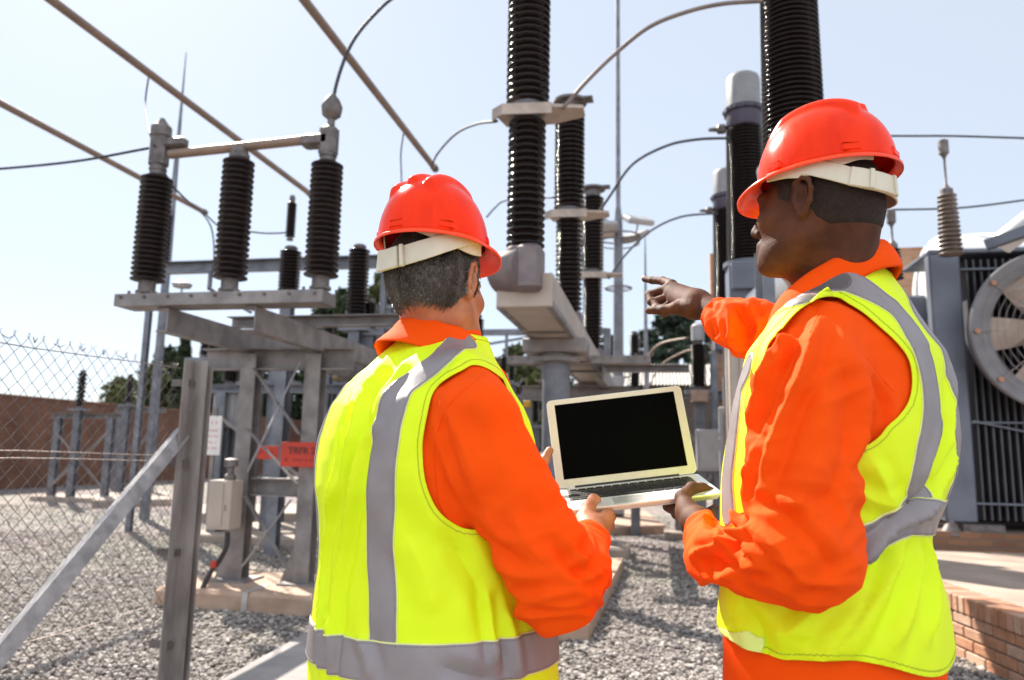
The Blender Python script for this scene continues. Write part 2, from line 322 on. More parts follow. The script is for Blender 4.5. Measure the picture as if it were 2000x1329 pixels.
# ---------------------------------------------------------------- left isolator structure
YA = cp(462,1145,6.6).y; ZB = 2.20
XA = hy(462,1145,YA).x; XB = hy(592,1150,YA).x
st = empty('isolator_stand', (XA,YA,0), 0, 'grey steel portal stand with crossed braces carrying three brown insulators', 'steel stand')
o0 = st.location
YT = cp(285,590,5.85).y; xl = hy(243,600,YT).x; xr = hy(642,592,YT).x; XL1 = hy(318,600,YT).x
for x in (XA, XB):
    mb = MB(); mb.ibeam((x,YA,.16),(x,YA,ZB-.02),.15,.14,.012,up=(0,1,0)); mb.box((x,YA,.165),(.34,.34,.025)); mb.build('column', STEEL, st, o=o0)
    mb = MB(); mb.add([(x-.22,YA-.01,.16),(x-.10,YA-.01,.16),(x-.10,YA-.01,.5),(x-.22,YA+.01,.16),(x-.10,YA+.01,.16),(x-.10,YA+.01,.5)],[(0,1,2),(3,5,4),(0,3,4,1),(1,4,5,2),(0,2,5,3)]); mb.build('gusset', STEEL, st, o=o0)
XQ = [hy(px_,600,YT).x for px_ in (306,484)]
for k, (x, xq) in enumerate(((XL1+.04, XA),(hy(484,600,YT).x+.05, XB))):
    mb = MB(); mb.chan((x+.0,YT-.05,ZB+.10),(x+.0,YT+3.9,ZB+.10),.10,.19,.012,flip=-1); mb.build('longitudinal_beam', STEEL, st, o=o0)
mb = MB(); mb.bar((xl,YT,ZB+.25),(xr,YT,ZB+.25),.24,.095); mb.build('cross_beam', STEEL, st, o=o0)
mb = MB(); mb.chan((xl+.3,YT+1.0,ZB+.26),(xr+.5,YT+1.0,ZB+.26),.1,.10,.01); mb.build('cross_beam', STEEL, st, o=o0)
mb = MB(); mb.chan((XA-.5,YA,ZB-.06),(XB+.35,YA,ZB-.06),.10,.20,.012); mb.build('head_beam', STEEL, st, o=o0)
mb = MB(); mb.chan((XA+.1,YA,.98),(XB-.1,YA,.98),.10,.16,.012); mb.build('tie_beam', STEEL, st, o=o0)
a = .05
for (p, q) in (((XA+.08,2.05),(XB-.06,1.45)),((XA+.10,1.12),(XB-.10,2.10)),((XA+.06,1.50),(XB-.05,1.02)),((XA+.1,.9),(XB-.08,.28)),((XA+.12,.30),(XB-.1,.88))):
    a += .012; rs_ = q[1] > p[1]; mb = MB(); mb.bar((p[0],YA-.10-a*.3,p[1]),(q[0],YA-.10-a*.3,q[1]),.008,.062,up=(.62,-.35,.75) if rs_ else (0,-1,.1)); mb.build('brace', PAINT_L if rs_ else STEEL, st, o=o0)  # rising braces coloured lighter to look sunlit, the others plain steel
for i in range(9): MB().lathe((xl+.06+i*(xr-xl-.12)/8,YT-.125,ZB+.27),[(.013,0),(.013,.014)],6,(0,-1,0)).build('bolt', DULL, st, o=o0)
zb = ZB+.305
caps = []
for i, (bx, tx, by, ty, lab) in enumerate(((285,300,582,345,'leftmost of the three brown ribbed insulators on the front portal stand'),(447,458,575,312,'middle ribbed brown insulator under the horizontal tube of the portal stand'),(625,637,572,318,'brown ribbed insulator at the right end of the portal stand, topped by a pointed clamp'))):
    x = hy(bx, by, YT).x; p = Vector((x,YT,0)); 
    zt = hy(tx, ty, YT).z+.10
    insulator('post_insulator', p, zb+.015, zt, .131, 21, lab, 'brown insulators on the front portal stand', foot=(.5,.10), cap=(.5,.10), core=.66, m=PORC_D, taper=.93)
    caps.append(Vector((x,YT,zt)))
    for q in range(4): MB().lathe((x+.1*(1 if q % 2 else -1),YT+.07*(1 if q > 1 else -1),zb-.0),[(.012,0),(.012,.025)],6).build('bolt', DULL, st, o=o0)
tz = caps[0].z+.08
bt = empty('busbar', (caps[0].x,YT,tz), 0, 'short horizontal tube busbar lying across the caps of the portal stand insulators', 'busbar')
MB().tube([(.10,0,0),((caps[2]-caps[0]).x-.14,0,.05)],.038,16).build('tube', ALU, bt, smooth=True)
def clamp(name, c, parent, s=1.0):
    mb = MB(); mb.box((c[0],c[1],c[2]+.03*s),(.15*s,.13*s,.30*s),bev=.03*s); mb.lathe((c[0],c[1],c[2]+.13*s),[(.05*s,0),(.085*s,.04*s),(.085*s,.12*s),(.04*s,.17*s),(.02*s,.2*s)],10); mb.box((c[0]+.14*s,c[1],c[2]+.10*s),(.22*s,.10*s,.09*s),bev=.02*s); mb.build(name, DULL, parent, smooth=True)
clamp('clamp', (0,0,-.0), bt, .95)
dx = (caps[2]-caps[0]).x
mb = MB(); mb.box((dx-.10,0,.03),(.24,.12,.10),bev=.02); mb.box((dx,0,.02),(.14,.12,.26),bev=.03); mb.build('clamp', DULL, bt, smooth=True)
mb = MB(); mb.lathe((dx+.01,0,.15),[(.03,0),(.03,.05),(.075,.09),(.085,.15),(.06,.21),(.03,.25)],10); mb.build('terminal', DULL, bt, smooth=True)
mb = MB(); mb.lathe(((caps[1]-caps[0]).x,0,-.11),[(.08,0),(.08,.07),(.05,.08)],16); mb.build('saddle', DULL, bt, smooth=True)
# drive box, cable
bxp = hy(452,985,YA-.12)
cb = empty('control_box', (bxp.x,YA-.2,0), 0, 'grey drive cabinet bolted to the left column of the portal stand', 'control box')
mb = MB(); mb.box((0,-.02,hy(450,985,YA-.2).z),(.22,.2,.42),bev=.008); mb.build('cabinet', CREAM, cb)
mb = MB(); mb.box((-.03,-.125,hy(450,985,YA-.2).z),(.14,.008,.36),bev=.002); mb.box((.06,-.135,hy(450,990,YA-.2).z),(.012,.02,.05)); mb.build('door', CREAM, cb)
mb = MB(); mb.lathe((.03,-.02,hy(450,940,YA-.2).z),[(.05,0),(.05,.05),(.03,.07),(.03,.12),(.06,.13),(.06,.19),(.02,.2)],14); mb.build('gear_spindle', DULL, cb, smooth=True)
mb = MB(); z = hy(450,1040,YA-.2).z; mb.tube(spline([(.05,-.03,z),(.06,-.05,z-.12),(0,-.06,z-.25),(-.02,-.1,.3),(-.02,-.22,.17),(-.02,-.3,.02)],6),.022,8); mb.build('cable', mat('cable_black', (.03,.025,.025), .6), cb, smooth=True)
mb = MB(); mb.tube([(-.02,-.09,.36),(-.02,-.1,.30)],.026,8); mb.build('cable_tape', RED, cb)
# pads
def pad(name, pts, z, label, m, group='concrete footing pads', h=None):
    mb = MB(); P = [hz(px, py, z) for px, py in pts]; n = len(P); V = [(p.x,p.y,z) for p in P]+[(p.x,p.y,-.05) for p in P]
    c = sum((Vector(v) for v in V[:n]), Vector())/n
    T = [Vector(v).lerp(c, .015) for v in V[:n]]; V2 = [(t.x,t.y,z) for t in T]+[(v[0],v[1],z-.02) for v in V[:n]]+[(v[0],v[1],-.05) for v in V[:n]]
    F = [tuple(range(n-1,-1,-1)) if False else tuple(range(n))]
    for k in (0, n):
        for i in range(n): j = (i+1) % n; F.append((k+i, k+n+i, k+n+j, k+j))
    mb.add(V2, F); return tag(mb.build(name, m), label, 'concrete pad', group)
px0, px1 = XA-.45, XB+.35
mb = MB(); mb.box(((px0+px1)/2,YA-.02,.05),(px1-px0,1.0,.22),bev=.03); tag(mb.build('footing_pad', CONC_P), 'pink stained concrete pad under the front portal stand', 'concrete pad', 'concrete footing pads')
mb = MB(); xx = XB-.25; mb.box((xx,YA-.52,.03),(.05,.02,.26)); mb.box((xx,YA-.35,.163),(.05,.36,.008)); tag(mb.build('earth_strap', mat('earth_strap', (.55,.52,.5), .4, .5)), 'flat bright earthing strap folded over the pad of the front portal stand', 'earth strap')
for i, (q, z, lab, m) in enumerate(((((1120,1090),(1218,1090),(1150,1215),(1050,1215)), .14, 'concrete pad between the two men beyond the laptop', CONC_P),
        (((1150,1000),(1260,998),(1300,1026),(1190,1030)), .14, 'low pad just below the right corner of the laptop', CONC_P),
        (((395,985),(620,985),(628,1003),(392,1003)), .15, 'far bright pad behind the columns of the front portal stand', CONC),
        (((190,963),(330,960),(335,975),(180,978)), .15, 'pad seen through the wire fence near the brick wall', CONC),
        (((480,1020),(575,1020),(580,1040),(470,1040)), .15, 'small pad around the foot of the round back column', CONC))):
    pad('footing_pad', q, z, lab, m)
sl = [hz(x_, y_, .1) for x_, y_ in ((400,1345),(605,1232),(850,1240),(760,1500))]
mb = MB(); n = 4; V = [(p.x,p.y,.1) for p in sl]+[(p.x,p.y,-.03) for p in sl]; mb.add(V, [(0,1,2,3)[::-1]]+[(i,(i+1) % 4,4+(i+1) % 4,4+i) for i in range(4)])
tag(mb.build('trench_cover', mat('trench_concrete', (.32,.29,.275), .9, 0, (.24,.22,.21), 5, .35, 60)), 'pale concrete trench cover at the foot of the older man', 'trench cover')

for (dx_, dy_, lab) in ((-.15,3.5,'second portal stand directly behind the front one, seen through its braces'),(2.35,3.9,'rear portal stand mostly hidden behind the older man')):
    c2 = copy_tree(st); c2.location = (o0.x+dx_, o0.y+dy_, 0); c2['label'] = lab; c2['group'] = 'steel portal stands'
    mb = MB(); mb.box(((px0+px1)/2+dx_,YA-.02+dy_,.05),(px1-px0,.8,.2),bev=.03); tag(mb.build('footing_pad', CONC), 'pad under the '+lab[:lab.index('stand')+5], 'concrete pad', 'concrete footing pads')
st['group'] = 'steel portal stands'
# ---------------------------------------------------------------- signs
def text(body, loc, size, m, parent, rz=0, name='lettering', ext=.002):
    cu = bpy.data.curves.new(name, 'FONT'); cu.body = body; cu.size = size; cu.extrude = ext; cu.align_x = 'CENTER'; cu.align_y = 'CENTER'
    ob = bpy.data.objects.new(name, cu); C.objects.link(ob); ob.location = loc; ob.rotation_euler = (math.pi/2,0,rz); ob.parent = parent; cu.offset = .0015*size/.1
    dg = bpy.context.evaluated_depsgraph_get(); me = bpy.data.meshes.new_from_object(ob.evaluated_get(dg)); bpy.data.objects.remove(ob)
    ob = bpy.data.objects.new(name, me); C.objects.link(ob); ob.location = loc; ob.rotation_euler = (math.pi/2,0,rz); ob.parent = parent; me.materials.clear(); me.materials.append(m)
    return ob
def marks(n, loc, size, m, parent, seed=1):                       # a line of writing too blurred in the photo to read: small strokes
    rg = random.Random(seed); mb = MB(); x = loc[0]-n*size*.31
    for i in range(n):
        if rg.random() < .14: x += size*.5; continue
        wd = size*rg.uniform(.3,.5); mb.box((x+wd/2,loc[1],loc[2]),(size*.10,.002,size*.68)); mb.box((x+wd*.9,loc[1],loc[2]+size*rg.choice((-.22,0,.22))),(wd*.7,.0018,size*.12)); x += wd+size*.16
    return mb.build('lettering', m, parent)
DRED = mat('dark_sign_lettering', (.09,.02,.012), .6)
c = hy(583,888,YA-.14)
sg = empty('red_sign', c, 0, 'red name sign reading TRFR 2 hung between the portal stand columns', 'sign')
mb = MB(); mb.box((.03,0,0),(.40,.006,.215),bev=.002); mb.build('panel', RED, sg)
text('TRFR 2', (.03,-.004,.03), .085, DRED, sg); marks(14, (.03,-.004,-.05), .038, DRED, sg, 3)
c = hy(520,884,YA+1.6)
sg = empty('red_sign', c, 0, 'smaller faded red sign further back left of the TRFR 2 sign', 'sign'); mb = MB(); mb.box((0,0,0),(.30,.006,.15),bev=.002); mb.build('panel', RED, sg); marks(6, (0,-.004,.0), .06, DRED, sg, 5)
c = hy(416,851,YA+.7)
sg = empty('notice_board', c, 0, 'white notice board with rows of red writing beside the fence post', 'sign'); mb = MB(); mb.box((0,0,0),(.18,.006,.40),bev=.002); mb.build('panel', WHITE, sg)
REDL = mat('red_lettering', (.6,.03,.03), .6); marks(5, (0,-.004,.13), .05, REDL, sg, 7)
for k in range(4): marks(8, (0,-.004,.05-k*.06), .028, REDL, sg, 11+k)
mb = MB(); mb.bar((0,.02,-.9),(0,.02,.3),.04,.03); mb.build('stake', STEEL, sg)
c = hy(489,856,YA+.25)
sg = empty('warning_sign', c, 0, 'small yellow warning sign on the left column of the portal stand', 'sign'); mb = MB(); mb.prof((0,0,0),(0,.005,0),[(-.05,-.07),(.05,-.07),(.0,.07)]); mb.build('panel', YELLOW, sg)

# ---------------------------------------------------------------- overhead tubes
ZO = 5.2
tubes = []
for (px, py, yend, lab) in ((607,380,None,'long sunlit overhead tube busbar, middle of the three at upper left'),(850,330,None,'overhead tube busbar running down behind the helmet of the older man'),(400,415,None,'overhead tube busbar nearest the left edge')):
    e = hz(px, py, ZO); x = e.x; b_ = empty('overhead_busbar', (x,e.y,ZO), 0, lab, 'busbar', 'overhead tube busbars')
    MB().tube([(0,0,0),(0,-e.y-6,0)],.042,18).build('tube', ALU, b_, smooth=True)
    MB().lathe((0,.03,0),[(.045,0),(.05,-.02),(.05,-.1),(.045,-.12)],18,(0,1,0)).build('end_clamp', DULL, b_, smooth=True); tubes.append((x,e.y))
    
def wire(pts, r, label, name='conductor', m=None, n=8):
    P = [cp(*p) for p in pts]; o = P[len(P)//2].copy(); mb = MB(); mb.tube(spline(P, 8), r, 8)
    return tag(mb.build(name, m or WIRE, None, smooth=True, o=o, auto=False), label, 'cable', 'slack overhead conductors'), o
def wset(pts, r, label, m=None):
    ob, o = wire(pts, r, label, 'conductor', m); ob.location = o
A0 = caps[0]; 
wset([(-60,330,6.4),(0,330,6.2),(150,315,6.0),(290,290,5.9)], .011, 'thin dark conductor curving in from the left edge to the leftmost insulator')
wset([(790,-20,6.6),(745,15,6.5),(690,80,6.2),(657,165,6.0),(648,240,5.8)], .015, 'thick conductor looping down to the pointed clamp of the right portal insulator')
wset([(290,152,8.2),(284,200,8.0),(290,250,7),(301,285,5.95)], .009, 'thin dropper hanging from the middle overhead tube')
wset([(788,262,9.2),(783,300,9.5),(784,345,9.8),(786,420,10)], .009, 'thin dropper hanging above the helmet of the older man')
wset([(842,328,10),(855,300,9),(890,262,8),(930,243,7),(970,237,5.9)], .013, 'conductor arching from the overhead tube end to the near breaker plate')
wset([(1098,213,5.8),(1150,155,5.8),(1210,98,5.8),(1270,52,5.7),(1340,24,5.6),(1410,8,5.5),(1490,2,5.4)], .0165, 'heavy conductor arching from the near breaker to the widest bushing', mat('weathered_conductor', (.24,.19,.17), .5, .4))
wset([(1165,422,8.5),(1190,385,8.5),(1235,322,8.5),(1300,286,8.4),(1360,273,8.4),(1425,270,8.3)], .0165, 'middle conductor arching across the floodlight mast to the capped bushing')
wset([(1188,545,11.4),(1220,500,11.4),(1270,452,11.3),(1330,424,11.2),(1402,417,11.2)], .0165, 'lowest conductor arching to the farthest capped bushing')
wset([(1700,266,8.2),(1780,266,8.1),(1855,266,8),(1930,268,8),(2080,273,8)], .012, 'straight conductor passing right of the helmet of the pointing man')
wset([(1700,411,8.6),(1745,410,8.6),(1840,408,8.6),(1920,402,8.6),(2080,380,8.6)], .012, 'lower conductor at the right rising over the white tank')
wset([(950,425,10),(968,405,10),(985,393,10),(1030,388,9.5),(1085,386,8.6)], .012, 'short conductor bending behind the near breaker column')
wset([(322,340,6),(345,372,7),(375,400,8.5),(400,418,9.5),(430,445,10),(452,452,10)], .010, 'thin conductor trailing behind the leftmost insulator')
wset([(386,408,10),(405,430,10),(415,455,10),(418,500,10),(412,560,10)], .010, 'thin dropper hanging between the two left insulators')
wset([(480,452,10),(520,456,10),(560,455,10)], .012, 'short straight jumper between the left and middle insulators')
wset([(1190,735,16),(1235,735,14),(1262,700,13),(1290,672,12.5),(1345,660,12)], .018, 'sunlit jumper bending below the pointing hand', ALU)
wset([(1265,760,16),(1290,715,15),(1330,690,14),(1355,682,13)], .016, 'second sunlit jumper under the pointing hand', ALU)

# ---------------------------------------------------------------- circuit breaker with three poles
XV = lambda off: off  # lateral offsets are world x
bx = hz(1025,575,2.57); xb = cp(1025,575,5.75).x
xL = cp(968,545,5.65).x; xR = cp(1081,542,5.65).x; y0 = cp(1025,545,5.65).y
brk = empty('breaker_girder', (0,y0,0), 0, 'long pale box girder on round columns carrying the breaker poles', 'breaker frame'); o0 = brk.location
xm = (xL+xR)/2; wd = xR-xL; z0b, z1b = 2.43, 2.69
mb = MB(); mb.box((xm,y0+4.0,(z0b+z1b)/2),(wd,8.0,z1b-z0b),bev=.006); mb.build('box_girder', CREAM, brk, o=o0)
mb = MB()
for s_ in (-1,1): mb.angle((xm+s_*(wd/2+.004),y0+.02,z0b-.008),(xm+s_*(wd/2+.004),y0+8.1,z0b-.008),.05,.008,fx=-s_ if True else 1,fy=1)
mb.box((xm,y0+1.2,z0b-.012),(wd+.02,.05,.012)); mb.box((xm,y0+2.0,z0b-.012),(wd+.02,.05,.012)); mb.build('girder_flange', STEEL, brk, o=o0)
for yy in (y0+1.75, y0+6.4):
    mb = MB(); mb.lathe((xm+.02,yy,0),[(.135,.0),(.135,2.2)],28); mb.build('round_column', STEEL_B, brk, smooth=True, o=o0)
    mb = MB(); mb.lathe((xm+.02,yy,2.2),[(.15,0),(.23,.01),(.23,.05),(.17,.052),(.17,.09)],28); mb.box((xm+.02,yy,2.36),(.62,.4,.14),bev=.01); mb.build('column_head', STEEL, brk, smooth=True, o=o0)
breaker_y = []
for k, (px, d) in enumerate(((1027,5.85),(1111,8.5),(1157,11.5))):
    yk = cp(px,440,d).y; xk = hy((1027,1111,1157)[k],(430,500,600)[k],yk).x; p = Vector((xk,yk,0))
    r = ('nearest','middle','farthest')[k]
    bp_ = empty('breaker_pole', (xk,yk,2.69), 0, f'{r} two stage breaker pole of dark ribbed porcelain on the box girder', 'breaker pole', 'breaker poles on the box girder')
    mb = MB(); mb.lathe((0,0,.18),shed_prof(.0,1.12,.153,.098,20),34); mb.build('lower_sheds', PORC, bp_, smooth=True, auto=False)
    mb = MB(); mb.lathe((0,0,1.42),shed_prof(.0,1.18,.177,.118,20),34); mb.build('upper_sheds', PORC, bp_, smooth=True, auto=False)
    mb = MB(); mb.lathe((0,0,1.30),[(.11,-.02),(.11,.05),(.09,.06)],24); mb.lathe((0,0,1.36),[(.12,0),(.135,.06)],24); mb.build('coupling', STEEL_B, bp_, smooth=True)
    mb = MB(); mb.add([(-.26,-.10,1.325),(-.17,-.19,1.325),(.22,-.16,1.325),(.46,-.10,1.325),(.46,.06,1.325),(.2,.16,1.325),(-.2,.16,1.325),(-.26,-.10,1.35),(-.17,-.19,1.35),(.22,-.16,1.35),(.46,-.10,1.35),(.46,.06,1.35),(.2,.16,1.35),(-.2,.16,1.35)],[(6,5,4,3,2,1,0),(7,8,9,10,11,12,13)]+[(i,(i+1) % 7,7+(i+1) % 7,7+i) for i in range(7)])
    mb.add([(-.27,-.11,1.27),(-.17,-.20,1.27),(.22,-.17,1.27),(.22,-.17,1.36),(-.17,-.20,1.36),(-.27,-.11,1.36),(-.27,-.09,1.27),(-.17,-.18,1.27),(.22,-.15,1.27),(.22,-.15,1.36),(-.17,-.18,1.36),(-.27,-.09,1.36)],[(0,1,4,5),(1,2,3,4),(6,11,10,7),(7,10,9,8),(5,4,10,11),(4,3,9,10),(0,6,7,1),(1,7,8,2),(2,8,9,3),(0,5,11,6)])
    mb.build('terminal_plate', mat('terminal_plate', (.45,.36,.30), .45, .4) if k == 0 else bpy.data.materials['terminal_plate'], bp_)
    mb = MB(); mb.lathe((0,0,2.6),[(.12,0),(.12,.1),(.2,.11),(.2,.14),(.02,.16)],24); mb.box((.1,0,2.75),(.34,.16,.02)); mb.build('top_plate', DULL, bp_, smooth=True)
    mb = MB(); mb.lathe((-.02,-.02 if k else -.12,-.02),[(.10,.22),(.11,.2),(.105,.05)],20)
    mb.lathe((-.06,-.03 if k else -.13,.02),[(.13,-.17),(.165,-.14),(.165,.08),(.15,.1)],26,(.85,-.5,0)); mb.box((.06,-.12 if k == 0 else 0,.03),(.20,.26,.36),bev=.03); mb.build('gear_housing', mat('gear_housing', (.20,.165,.16), .5, .3, (.15,.12,.12), 8) if k == 0 else bpy.data.materials['gear_housing'], bp_, smooth=True)

# ---------------------------------------------------------------- bushings at the transformer
for k, (px, d, py0, py1, lab) in enumerate(((1552,5.5,319,-200,'very wide dark ribbed bushing rising out of the top behind the orange helmet'),(1461,8.3,512,236,'grey capped dark bushing directly left of the helmet of the pointing man'),(1423,11.2,585,398,'farthest grey capped bushing, its foot above the pointing arm'))):
    p = cp(px, py0, d); z0, z1 = 3.47, 1.35+(885-236)*8.3/FPX
    o = empty('bushing', (p.x,p.y,0), 0, lab, 'bushing', 'capped bushings on grey tanks')
    r = .215
    mb = MB(); mb.lathe((0,0,0),[(q*(1.06-.10*(h-z0)/(z1-z0)),h) for q, h in shed_prof(z0,z1-.02,r,r*.78,40)],40); mb.build('porcelain_sheds', PORC, o, smooth=True, auto=False)
    mb = MB(); mb.lathe((0,0,z1-.02),[(.19,0),(.2,.03),(.2,.18),(.225,.19),(.225,.24),(.19,.25)],32)
    for q in range(12): a = q*math.pi/6; mb.lathe((.225*math.cos(a),.225*math.sin(a),z1+.17),[(.016,0),(.016,.04)],6)
    mb.build('collar', mat('dark_collar', (.05,.035,.06), .4) if k == 0 else bpy.data.materials['dark_collar'], o, smooth=True)
    mb = MB(); mb.lathe((0,0,z1+.23),[(.19,0),(.19,.34),(.178,.38),(.14,.41),(.01,.43)],32); mb.build('cap', mat('cap_grey', (.24,.235,.24), .5, 0, (.19,.185,.19)), o, smooth=True)
    mb = MB(); mb.lathe((-.2,0,z1-.0),[(.03,0),(.06,.02),(.06,.09),(.03,.11),(.02,.2)],8,(-1,0,0)); mb.build('terminal', DULL, o, smooth=True)
    mb = MB(); mb.lathe((0,0,z0-.05),[(.27,0),(.27,.05)],28); mb.box((0,0,z0-.33),(.46,.5,.56),bev=.02); mb.box((-.08,-.28,z0-.20),(.26,.08,.3),bev=.01); mb.build('tank', PAINT_G, o)
    mb = MB()
    for sx in (-.2,.2):
        for sy in (-.2,.2): mb.angle((sx,sy,0),(sx,sy,z0-.6),.08,.008,up=(0,1,0),fx=-1 if sx > 0 else 1,fy=-1 if sy > 0 else 1)
    for zz in (.5,1.3,2.1): mb.bar((-.2,-.19,zz),(.2,-.19,zz+.75),.05,.008); mb.bar((.2,-.21,zz),(-.2,-.21,zz+.75),.05,.008)
    mb.build('support_legs', STEEL_B, o)
    mb = MB(); mb.box((0,-.25,1.2),(.32,.18,.45),bev=.01); mb.tube([(.0,-.25,1.4),(.02,-.26,2.0),(.1,-.2,2.8)],.025,8); mb.build('terminal_box', CREAM, o)
mb = MB(); p = cp(1530,600,8.0)
o = empty('marshalling_kiosk', (p.x,p.y,0), 0, 'beige steel kiosk seen between the chin and sleeve of the pointing man', 'cabinet'); mb.box((-.1,0,1.9),(1.0,.5,1.9),bev=.015); mb.build('cabinet_body', CREAM, o)
mb = MB(); mb.box((-.3,-.262,1.95),(.40,.02,1.6),bev=.005); mb.build('door', CREAM, o); mb = MB(); mb.box((-.1,0,.5),(.9,.4,.95)); mb.build('plinth', CONC, o)
mb = MB()
for k in range(3): mb.lathe((-.25+.12*k,-.27,2.6),[(.03,0),(.03,.015)],10,(0,-1,0))
mb.build('indicator', DULL, o)
mb = MB(); mb.lathe((-.35,-.1,2.95),[(.1,0),(.13,.15),(.12,.4)],20,(.8,0,.6)); mb.build('valve', PAINT_W, o, smooth=True)

# ---------------------------------------------------------------- floodlight masts
p = cp(1208,740,14.5)
o = empty('floodlight_mast', (p.x,p.y,0), 0, 'tall tapering mast with a ring of floodlights rising out of the top', 'light mast')
mb = MB(); mb.lathe((0,0,0),[(.11,0),(.10,4.0),(.088,5.9),(.05,6.3),(.045,12)],14); mb.build('pole', STEEL_B, o, smooth=True)
z = 1.35+(885-458)*14.5/FPX
mb = MB(); mb.torus((0,0,z),.44,.018); mb.torus((0,0,z-.12),.42,.014); mb.bar((-.44,0,z),(.44,0,z),.03,.03); mb.bar((0,-.44,z),(0,.44,z),.03,.03); mb.build('ring', DULL, o, smooth=True)
zz = 1.35+(885-563)*14.5/FPX; mb = MB(); mb.torus((0,0,zz),.26,.018); mb.bar((-.26,0,zz),(.26,0,zz),.02,.02); mb.build('lower_ring', DULL, o, smooth=True)
for (dx, dy, dz, rz) in ((.40,-.15,.30,.5),(.30,.30,.1,-.6),(-.42,.0,.26,2.6),(-.3,-.3,.1,3.4)):
    M3 = Matrix.Rotation(rz,3,'Z') @ Matrix.Rotation(R(28),3,'X')
    mb = MB(); mb.box((dx,dy,z+dz),(.56,.40,.11),M=M3,bev=.02); h = mb.build('floodlight', PAINT_L, o)
    mb = MB(); mb.box((dx,dy,z+dz)+(M3@Vector((0,0,-.052))) if False else Vector((dx,dy,z+dz))+M3@Vector((0,0,-.06)),(.48,.32,.012),M=M3); mb.build('lens', GLASS, h)
    mb = MB(); mb.bar((dx*.9,dy*.9,z),(dx,dy,z+dz-.04),.025,.05); mb.build('bracket', DULL, h)
mb = MB(); mb.box((-.05,-.15,1.5),(.3,.16,2.6),bev=.01); mb.build('cable_cover', PAINT_L, o)
p = cp(1262,730,20)
mb = MB(); mb.lathe((0,0,0),[(.07,0),(.06,4),(.03,6.4),(.012,7.4)],10); ob = mb.build('slim_mast', STEEL_B, smooth=True); ob.location = (p.x,p.y,0); tag(ob, 'slim bare mast crossing behind the pointing finger', 'mast')
p = cp(328,500,14)
mb = MB(); mb.lathe((0,0,0),[(.09,0),(.07,5),(.045,6.8),(.02,8.2),(.008,9.0)],10); ob = mb.build('lightning_mast', STEEL_B, smooth=True); ob.location = (p.x,p.y,0); tag(ob, 'thin pointed lightning mast behind the leftmost insulator', 'mast')

# ---------------------------------------------------------------- further bays
def bay(px, py, d, W_, H_, n, ih, ir, label, glabel, up=0, m=PORC, hbeam=.12, ns=14):
    p = cp(px, py, d); o = empty('equipment_stand', (p.x,p.y,0), 0, label, 'steel stand', 'steel stands further back')
    mb = MB(); mb.chan((-W_/2-.3,0,H_),(W_/2+.3,0,H_),.12,hbeam,.012); mb.build('cross_beam', STEEL_B, o)
    for s_ in (-1,1):
        mb = MB(); mb.ibeam((s_*W_/2,0,0),(s_*W_/2,0,H_-.06),.16,.14,.012,up=(0,1,0)); mb.build('column', STEEL_B, o)
    mb = MB(); mb.angle((-W_/2,-.08,H_*.45),(W_/2,-.08,H_*.9),.05,.007,up=(0,1,0)); mb.angle((-W_/2,-.1,H_*.9),(W_/2,-.1,H_*.45),.05,.007,up=(0,1,0)); mb.bar((-W_/2,0,H_*.42),(W_/2,0,H_*.42),.06,.08); mb.build('brace', STEEL, o)
    for i in range(n):
        x = -W_/2+W_*i/max(1,n-1); q = Vector((p.x+x, p.y, 0))
        insulator('post_insulator', q, H_+hbeam/2+.004, H_+ih, ir, ns, glabel[i], 'ribbed insulators on the further stands', m=m, seg=18)
    return p
zz = lambda py, d, hor=880: CAM_H+(hor-py)*d/FPX
bay(480,700,9.6,1.1,zz(520,12)-0,0,1,.1,'high crossbeam gantry behind the three front insulators',[],hbeam=.16) if False else None
g = cp(523,518,11.5); o = empty('gantry', (g.x,g.y,0), 0, 'grey crossbeam gantry passing behind the three front insulators', 'gantry')
gz = g.z; xl_, xr_ = hy(285,526,g.y).x-g.x, hy(760,505,g.y).x-g.x
mb = MB(); mb.chan((xl_,0,gz),(xr_,0,gz),.12,.19,.012); mb.build('cross_beam', STEEL_B, o)
for x in (xl_+.05,xr_-.1): mb = MB(); mb.ibeam((x,.1,0),(x,.1,gz-.1),.085,.08,.012,up=(0,1,0)); mb.build('column', STEEL_B, o)
mb = MB(); mb.bar((xl_*.45,-.02,gz-.05),(xl_*.45,-.02,gz-.38),.05,.05); mb.bar((xl_*.45,-.02,gz-.36),(xl_*.1,-.02,gz-.75),.05,.05); mb.build('hanger', STEEL_B, o)
p = cp(355,565,9); mb = MB(); mb.lathe((0,0,0),[(.0,0),(.10,.02),(.12,.06),(.06,.1),(0.001,.11)],16); mb.tube([(0,0,-.3),(0,0,.0)],.012,6); ob = mb.build('dish_lamp', PAINT_L, smooth=True); ob.location = p; tag(ob, 'small pale bulkhead lamp above the left end of the portal stand', 'lamp')
mb = MB(); mb.tube([(0,0,0),(0,0,-(p.z-.3)+.3)],.012,6)
